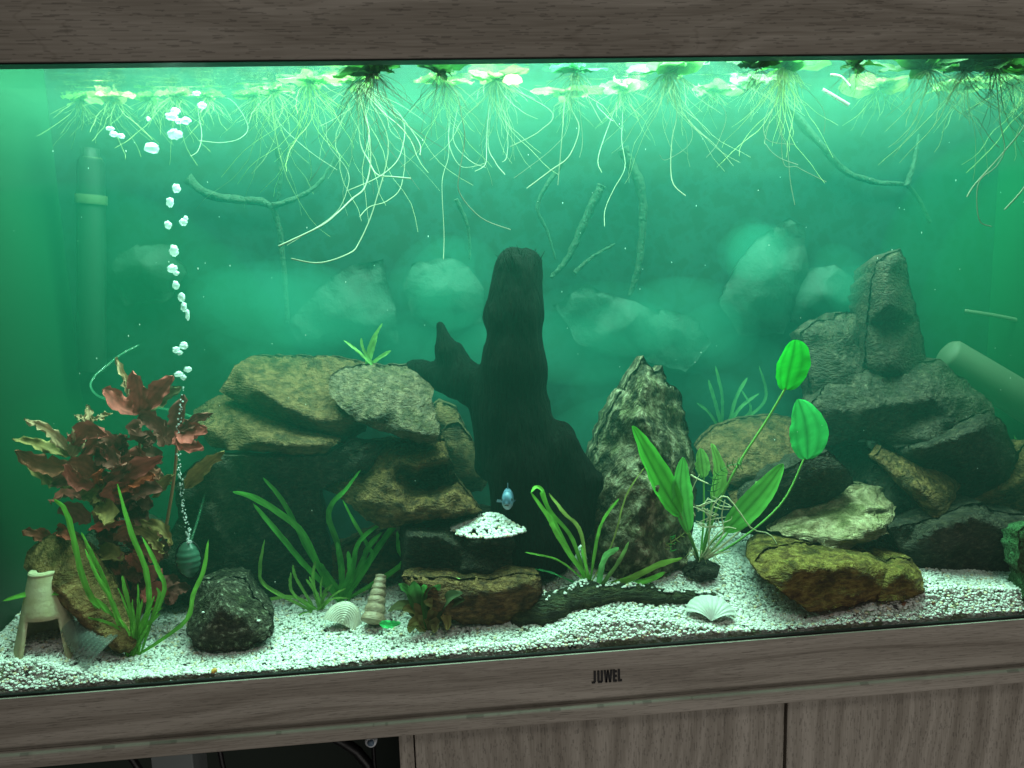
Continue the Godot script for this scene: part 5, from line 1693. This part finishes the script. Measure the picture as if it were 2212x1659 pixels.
	floater("wide floating plant in the white glare with a bent woody root below", 1445, -0.14, 0.036, 7, 52, 0.15, Color(0.2, 0.45, 0.14), rootw, [
		[[[1462, 240], [1452, 300], [1449, 365], [1456, 400], [1481, 423]], 3.2, -0.09], [[[1490, 260], [1490, 310], [1440, 345], [1425, 335]], 1.8, -0.13], [[[1561, 230], [1554, 301], [1526, 340]], 1.8, -0.14]])
	floater("yellow green floating plant at the back between two bright gaps", 1545, -0.29, 0.026, 6, 22, 0.05, Color(0.28, 0.38, 0.14), rootb)
	floater("white star-shaped floating plant at the back left of the thick brush", 1630, -0.24, 0.024, 6, 20, 0.06, Color(0.37, 0.45, 0.26), rootw)
	floater("floating plant with a thick brush of green roots and three curled ones", 1695, -0.12, 0.036, 7, 60, 0.15, Color(0.08, 0.3, 0.06), Color(0.42, 0.52, 0.2), [
		[[[1668, 215], [1650, 269], [1661, 304], [1717, 312]], 2.0, -0.1], [[[1655, 290], [1657, 315], [1682, 340], [1724, 356]], 2.4, -0.1], [[[1690, 340], [1724, 362], [1785, 393]], 2.2, -0.1], [[[1678, 262], [1700, 319], [1707, 389], [1717, 443]], 1.8, -0.1], [[[1775, 230], [1780, 290]], 1.5, -0.12]])
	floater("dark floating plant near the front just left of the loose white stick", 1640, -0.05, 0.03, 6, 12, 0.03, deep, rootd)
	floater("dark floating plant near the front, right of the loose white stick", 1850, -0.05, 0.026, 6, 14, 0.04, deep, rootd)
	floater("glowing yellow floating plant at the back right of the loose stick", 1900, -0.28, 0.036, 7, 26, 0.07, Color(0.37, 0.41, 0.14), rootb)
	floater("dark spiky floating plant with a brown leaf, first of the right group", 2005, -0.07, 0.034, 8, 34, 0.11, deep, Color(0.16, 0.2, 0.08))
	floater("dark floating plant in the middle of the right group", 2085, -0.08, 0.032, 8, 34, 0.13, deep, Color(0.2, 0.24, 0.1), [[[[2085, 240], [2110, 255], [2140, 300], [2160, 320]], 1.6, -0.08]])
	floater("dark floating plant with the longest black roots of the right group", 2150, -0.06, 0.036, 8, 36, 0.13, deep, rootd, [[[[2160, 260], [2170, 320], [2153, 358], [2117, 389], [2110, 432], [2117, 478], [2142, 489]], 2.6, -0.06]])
	floater("floating plant at the right edge trailing thick pale roots to the left", 2235, -0.08, 0.034, 8, 40, 0.14, Color(0.1, 0.3, 0.07), Color(0.3, 0.4, 0.14), [
		[[[2216, 262], [2170, 326], [2107, 397], [2089, 425]], 4.0, -0.06], [[[2235, 330], [2216, 398], [2170, 453]], 4.0, -0.06]])
	floater("bright floating plant at the back of the right group", 2080, -0.29, 0.034, 7, 26, 0.08, Color(0.31, 0.41, 0.15), rootb)
	floater("bright floating plant at the far right end of the water surface", 2190, -0.27, 0.03, 7, 26, 0.09, Color(0.31, 0.41, 0.15), rootb)
	var st := MB.new()
	tube(st, path([[1777, 193], [1806, 210], [1834, 227]], -0.07, -0.06), 0.0016, 0.0018, 8, Color(0.9, 0.9, 0.86))
	tag(obj("loose_stick", st, M.root), "short straight white stick drifting under the surface", "stick")
	var s2 := MB.new()
	tube(s2, catmull(path([[1794, 162], [1815, 165], [1832, 182], [1836, 187]], -0.09, -0.085), 10), 0.0016, 0.0014, 6, Color(0.85, 0.85, 0.8))
	tag(obj("loose_stick", s2, M.root), "bent white twig at the surface above the straight white stick", "stick")
	var pk := MB.new()
	leaf(pk, path([[1085, 175], [1110, 172], [1128, 178]], -0.15, -0.14), 0.006, Color(0.8, 0.35, 0.28), "oval", 0.2, 0.2, 0.003, 10, 6)
	tag(obj("pink_leaf", pk, M.leaf, null, false), "single pink leaf hanging at the surface above tangled roots", "leaf")


# ---------------------------------------------------------------- bubbles
func bubbles():
	var ord := ["lowest", "second lowest", "third", "fourth", "fifth", "sixth", "seventh", "eighth", "ninth", "tenth", "eleventh", "twelfth", "thirteenth", "fourteenth", "fifteenth", "sixteenth", "seventeenth", "eighteenth", "nineteenth", "twentieth", "twenty-first", "twenty-second", "twenty-third", "twenty-fourth", "twenty-fifth", "twenty-sixth", "twenty-seventh", "twenty-eighth", "twenty-ninth", "thirtieth"]
	var list := [[386, 808, 9, 6], [406, 798, 8, 6], [396, 815, 6, 6], [381, 756, 8, 7], [397, 747, 9, 8], [388, 762, 6, 5], [405, 680, 4, 12], [397, 663, 6, 10], [392, 642, 7, 9], [380, 616, 7, 9], [372, 580, 10, 8], [380, 590, 6, 5], [376, 542, 9, 12], [363, 486, 7, 8], [396, 480, 8, 7], [401, 472, 5, 5], [367, 437, 7, 10], [381, 407, 8, 9],
		[378, 290, 14, 10], [371, 252, 12, 7], [386, 262, 8, 5], [401, 261, 10, 7], [379, 240, 9, 6], [328, 320, 14, 10], [246, 290, 8, 5], [262, 294, 7, 5], [238, 278, 8, 4], [320, 257, 4, 4], [425, 202, 8, 4], [437, 228, 9, 6]]
	for i in list.size():
		var b = list[i]
		var z := -0.10 + rng.randf_range(-0.012, 0.012)
		var c := P(b[0], b[1], z)
		var k := 0.00049
		var rx: float = b[2] * k
		var ry: float = b[3] * k
		# a wobbling bubble: flattened, with a few dents
		var mb := MB.new()
		var off := rng.randf() * 30.0
		var n := 12
		for j in n + 1:
			for s in 16:
				var th := PI * j / n
				var ph := TAU * s / 16.0
				var d := Vector3(sin(th) * cos(ph), cos(th), sin(th) * sin(ph))
				var w := 1.0 + 0.45 * fine.get_noise_3d(d.x * 1.5 + off, d.y * 1.5, d.z * 1.5)
				mb.add(c + Vector3(d.x * rx, d.y * ry, d.z * rx) * w)
		for j in n:
			for s in 16:
				var a := j * 16 + s
				var a2 := j * 16 + (s + 1) % 16
				mb.quad(a, a2, a2 + 16, a + 16)
		var up: String = "%s bubble from the bottom of the rising silvery column" % ord[i]
		if i >= 18:
			up = "bright bubble near the surface, number %d upward in the loose cluster" % (i - 17)
			up = ["largest wide bubble under the surface cluster in the column", "left bubble of the tight surface cluster", "middle bubble of the tight surface cluster", "right bubble of the tight surface cluster", "topmost bubble of the tight surface cluster", "large glowing bubble left of the surface cluster", "faint bubble far left of the cluster, middle of three", "faint bubble far left of the cluster, lowest of three", "faint bubble far left of the cluster, highest of three", "tiny bubble alone between the faint three and the cluster", "flat bubble highest of all, touching the bright plants", "bright flat bubble just below the highest one"][i - 18]
		tag(obj("air_bubble", mb, M.bubble), up, "bubble", "air bubbles rising from the air stone")
	var fizz := MB.new()
	var sm := SphereMesh.new()
	sm.radius = 1.0
	sm.height = 2.0
	sm.radial_segments = 6
	sm.rings = 4
	var mm := MultiMesh.new()
	mm.transform_format = MultiMesh.TRANSFORM_3D
	mm.mesh = sm
	mm.instance_count = 150
	var pts := catmull(path([[409, 1172], [404, 1135], [396, 1095], [393, 1055], [386, 1000], [385, 940], [390, 880], [396, 830]], -0.085, -0.1), 100)
	for i in 150:
		var t := pow(rng.randf(), 1.6)
		var p: Vector3 = pts[int(t * 100.0)] + Vector3(rng.randf_range(-1, 1), rng.randf_range(-1, 1), rng.randf_range(-1, 1)) * 0.0022
		var s := rng.randf_range(0.0005, 0.0013)
		mm.set_instance_transform(i, Transform3D(Basis().scaled(Vector3(s, s, s)), p))
	var fi := MultiMeshInstance3D.new()
	fi.name = "fine_bubbles"
	fi.multimesh = mm
	fi.material_override = M.bubble
	fi.set_meta("kind", "stuff")
	fi.set_meta("label", "thread of fine bubbles rising from the air stone")
	add_child(fi)


# ---------------------------------------------------------------- shells and fish
func shells():
	# clam shell with fine growth rings
	var c := G(742, 1352)
	var mb := MB.new()
	var n := 40
	var m := 40
	var ax := Basis.from_euler(Vector3(-0.45, 0.15, -0.5))
	for j in n + 1:
		for i in m + 1:
			var v := j / float(n)
			var a := (i / float(m) - 0.5) * 3.3
			var r := 0.0245 * pow(v, 0.85)
			var dome := 0.011 * sqrt(maxf(0.0, 1.0 - v * v)) + 0.0005 * sin(v * 62.0)
			var p := Vector3(sin(a) * r * 0.85, cos(a) * r - 0.004, dome + 0.003 * (1.0 - absf(sin(a))))
			mb.add(c + Vector3(0, 0.006, 0.0) + ax * p)
	for j in n:
		for i in m:
			var a := j * (m + 1) + i
			mb.quad(a, a + 1, a + m + 2, a + m + 1)
	tag(obj("clam_shell", mb, M.shell, null, false), "cream clam shell with fine wavy growth rings, left of the spiral shell", "shell")
	# spiral shell leaning on the gravel
	var g0 := G(805, 1366) + Vector3(0, 0.007, -0.004)
	var g1 := P(824, 1240, g0.z - 0.03)
	var tm := MB.new()
	var prof := []
	for i in 91:
		var f := i / 90.0
		var r := lerpf(0.0142, 0.0056, pow(f, 0.85))
		if f < 0.06:
			r *= sqrt(f / 0.06) * 0.9 + 0.1
		if f > 0.97:
			r *= sqrt(maxf(0.0, (1.0 - f) / 0.03))
		var w := f * lerpf(6.5, 11.0, f)
		r *= 0.90 + 0.13 * absf(sin(w * PI * 0.62)) + 0.02 * sin(f * 190.0)
		prof.append([f, maxf(r, 0.0001)])
	lathe(tm, g0, g1, prof, 28)
	tag(obj("spiral_shell", tm, M.turret), "tall brown and cream spiral shell standing in the gravel", "shell")
	# white scallop near the glass
	var sc := MB.new()
	var foot := G(1543, 1388)
	foot.z = -0.017
	foot.y = ground(foot.x, foot.z) - 0.003
	n = 16
	m = 72
	var bx := Basis.from_euler(Vector3(-0.95, 0.0, -0.18))
	for j in n + 1:
		for i in m + 1:
			var v := j / float(n)
			var a := (i / float(m) - 0.5) * 2.5
			var r := 0.031 * v * (1.0 - 0.13 * absf(a) * absf(a))
			var rib := 0.0006 * v * cos(a * 26.0)
			var p := Vector3(sin(a) * r * 1.12, cos(a) * r, 0.009 * sin(PI * minf(v * 0.8 + 0.08, 1.0)) + rib)
			sc.add(foot + Vector3(0, 0.004, 0) + bx * p)
	for j in n:
		for i in m:
			var a := j * (m + 1) + i
			sc.quad(a, a + 1, a + m + 2, a + m + 1)
	tag(obj("scallop_shell", sc, M.white_shell if M.has("white_shell") else M.shell, null, false), "white ribbed scallop shell at the front right of the mossy stick", "shell")


func fish(label: String, nose: Vector3, dir: Vector3, length: float, high: float, wide: float, col: Color, bands: bool):
	var t := thing("fish", label, "fish", nose)
	var d := dir.normalized()
	var s := Vector3.UP.cross(d).normalized()
	var up := d.cross(s)
	if up.y < 0:
		up = -up
	var mb := MB.new()
	var n := 26
	var sides := 22
	for i in n + 1:
		var f := i / float(n)
		var h := high * (0.12 + 0.9 * pow(sin(PI * pow(f, 0.62) * 0.97), 0.8)) * (1.0 if f > 0.04 else 0.6)
		var w := wide * (0.18 + 0.85 * pow(sin(PI * pow(f, 0.55) * 0.97), 0.8)) * (1.0 if f > 0.04 else 0.7)
		for k in sides:
			var a := TAU * k / sides
			var c := col * (1.0 + 0.25 * fine.get_noise_2d(f * 30.0, a * 4.0))
			if bands and sin(f * 34.0) > 0.55:
				c = col * 0.45
			if cos(a) < -0.4:
				c = c.lerp(Color(0.5, 0.55, 0.55), 0.3)
			mb.add(nose + d * f * length + up * cos(a) * h * 0.5 + s * sin(a) * w * 0.5, c)
	for i in n:
		for k in sides:
			var a := i * sides + k
			var b := i * sides + (k + 1) % sides
			mb.quad(a, b, b + sides, a + sides)
	var c0 := mb.add(nose - d * 0.0004, col)
	for k in sides:
		mb.tri(c0, (k + 1) % sides, k)
	obj("body", mb, M.fish, t)
	var fin := func(called: String, pts: Array, thick: Vector3):
		var fb := MB.new()
		for p in pts:
			fb.add(p + thick, col * 0.8)
		for p in pts:
			fb.add(p - thick, col * 0.8)
		var c := pts.size()
		for i in range(1, c - 1):
			fb.tri(0, i, i + 1)
			fb.tri(c, c + i + 1, c + i)
		for i in c:
			fb.quad(i, c + i, c + (i + 1) % c, (i + 1) % c)
		obj(called, fb, M.fish, t)
	var q := func(f: float, u: float, w: float) -> Vector3: return nose + d * f * length + up * u * high + s * w * wide
	fin.call("dorsal_fin", [q.call(0.28, 0.44, 0.0), q.call(0.4, 0.74, 0.0), q.call(0.6, 0.8, 0.0), q.call(0.85, 0.55, 0.0), q.call(0.85, 0.16, 0.0)], s * 0.0003)
	fin.call("anal_fin", [q.call(0.55, -0.4, 0.0), q.call(0.72, -0.62, 0.0), q.call(0.9, -0.4, 0.0), q.call(0.88, -0.14, 0.0)], s * 0.0003)
	fin.call("tail_fin", [q.call(0.95, 0.1, 0.0), q.call(1.08, 0.36, 0.0), q.call(1.28, 0.4, 0.0), q.call(1.24, 0.0, 0.0), q.call(1.28, -0.4, 0.0), q.call(1.08, -0.34, 0.0), q.call(0.95, -0.1, 0.0)], s * 0.0003)
	for e in [-1, 1]:
		fin.call("side_fin", [q.call(0.3, -0.05, 0.46 * e), q.call(0.42, -0.12, 1.0 * e), q.call(0.5, -0.3, 1.1 * e), q.call(0.36, -0.2, 0.55 * e)], up * 0.0003)
		var eb := MB.new()
		var ec: Vector3 = q.call(0.13, 0.1, 0.38 * e)
		lathe(eb, ec - s * e * 0.0012, ec + s * e * 0.0014, [[0.0, 0.0001], [0.2, 0.0017], [0.6, 0.002], [0.9, 0.0011], [1.0, 0.0001]], 12)
		obj("eye", eb, M.black, t)
	var mo := MB.new()
	tube(mo, [q.call(0.012, -0.1, -0.16), q.call(-0.004, -0.09, 0.0), q.call(0.012, -0.1, 0.16)], 0.0006, 0.0006, 5, Color(0.02, 0.03, 0.05))
	obj("mouth", mo, M.black, t)


func fishes():
	fish("small blue grey fish facing forward over the gravel heap below the trunk", P(1094, 1088, -0.066), Vector3(0.22, 0.08, -1.0), 0.042, 0.022, 0.0125, Color(0.13, 0.24, 0.36), true)
	fish("pale grey fish peeping from the dark cave in the right rock pile", P(1886, 955, -0.16), Vector3(0.35, 0.1, -1.0), 0.04, 0.024, 0.013, Color(0.3, 0.4, 0.42), false)
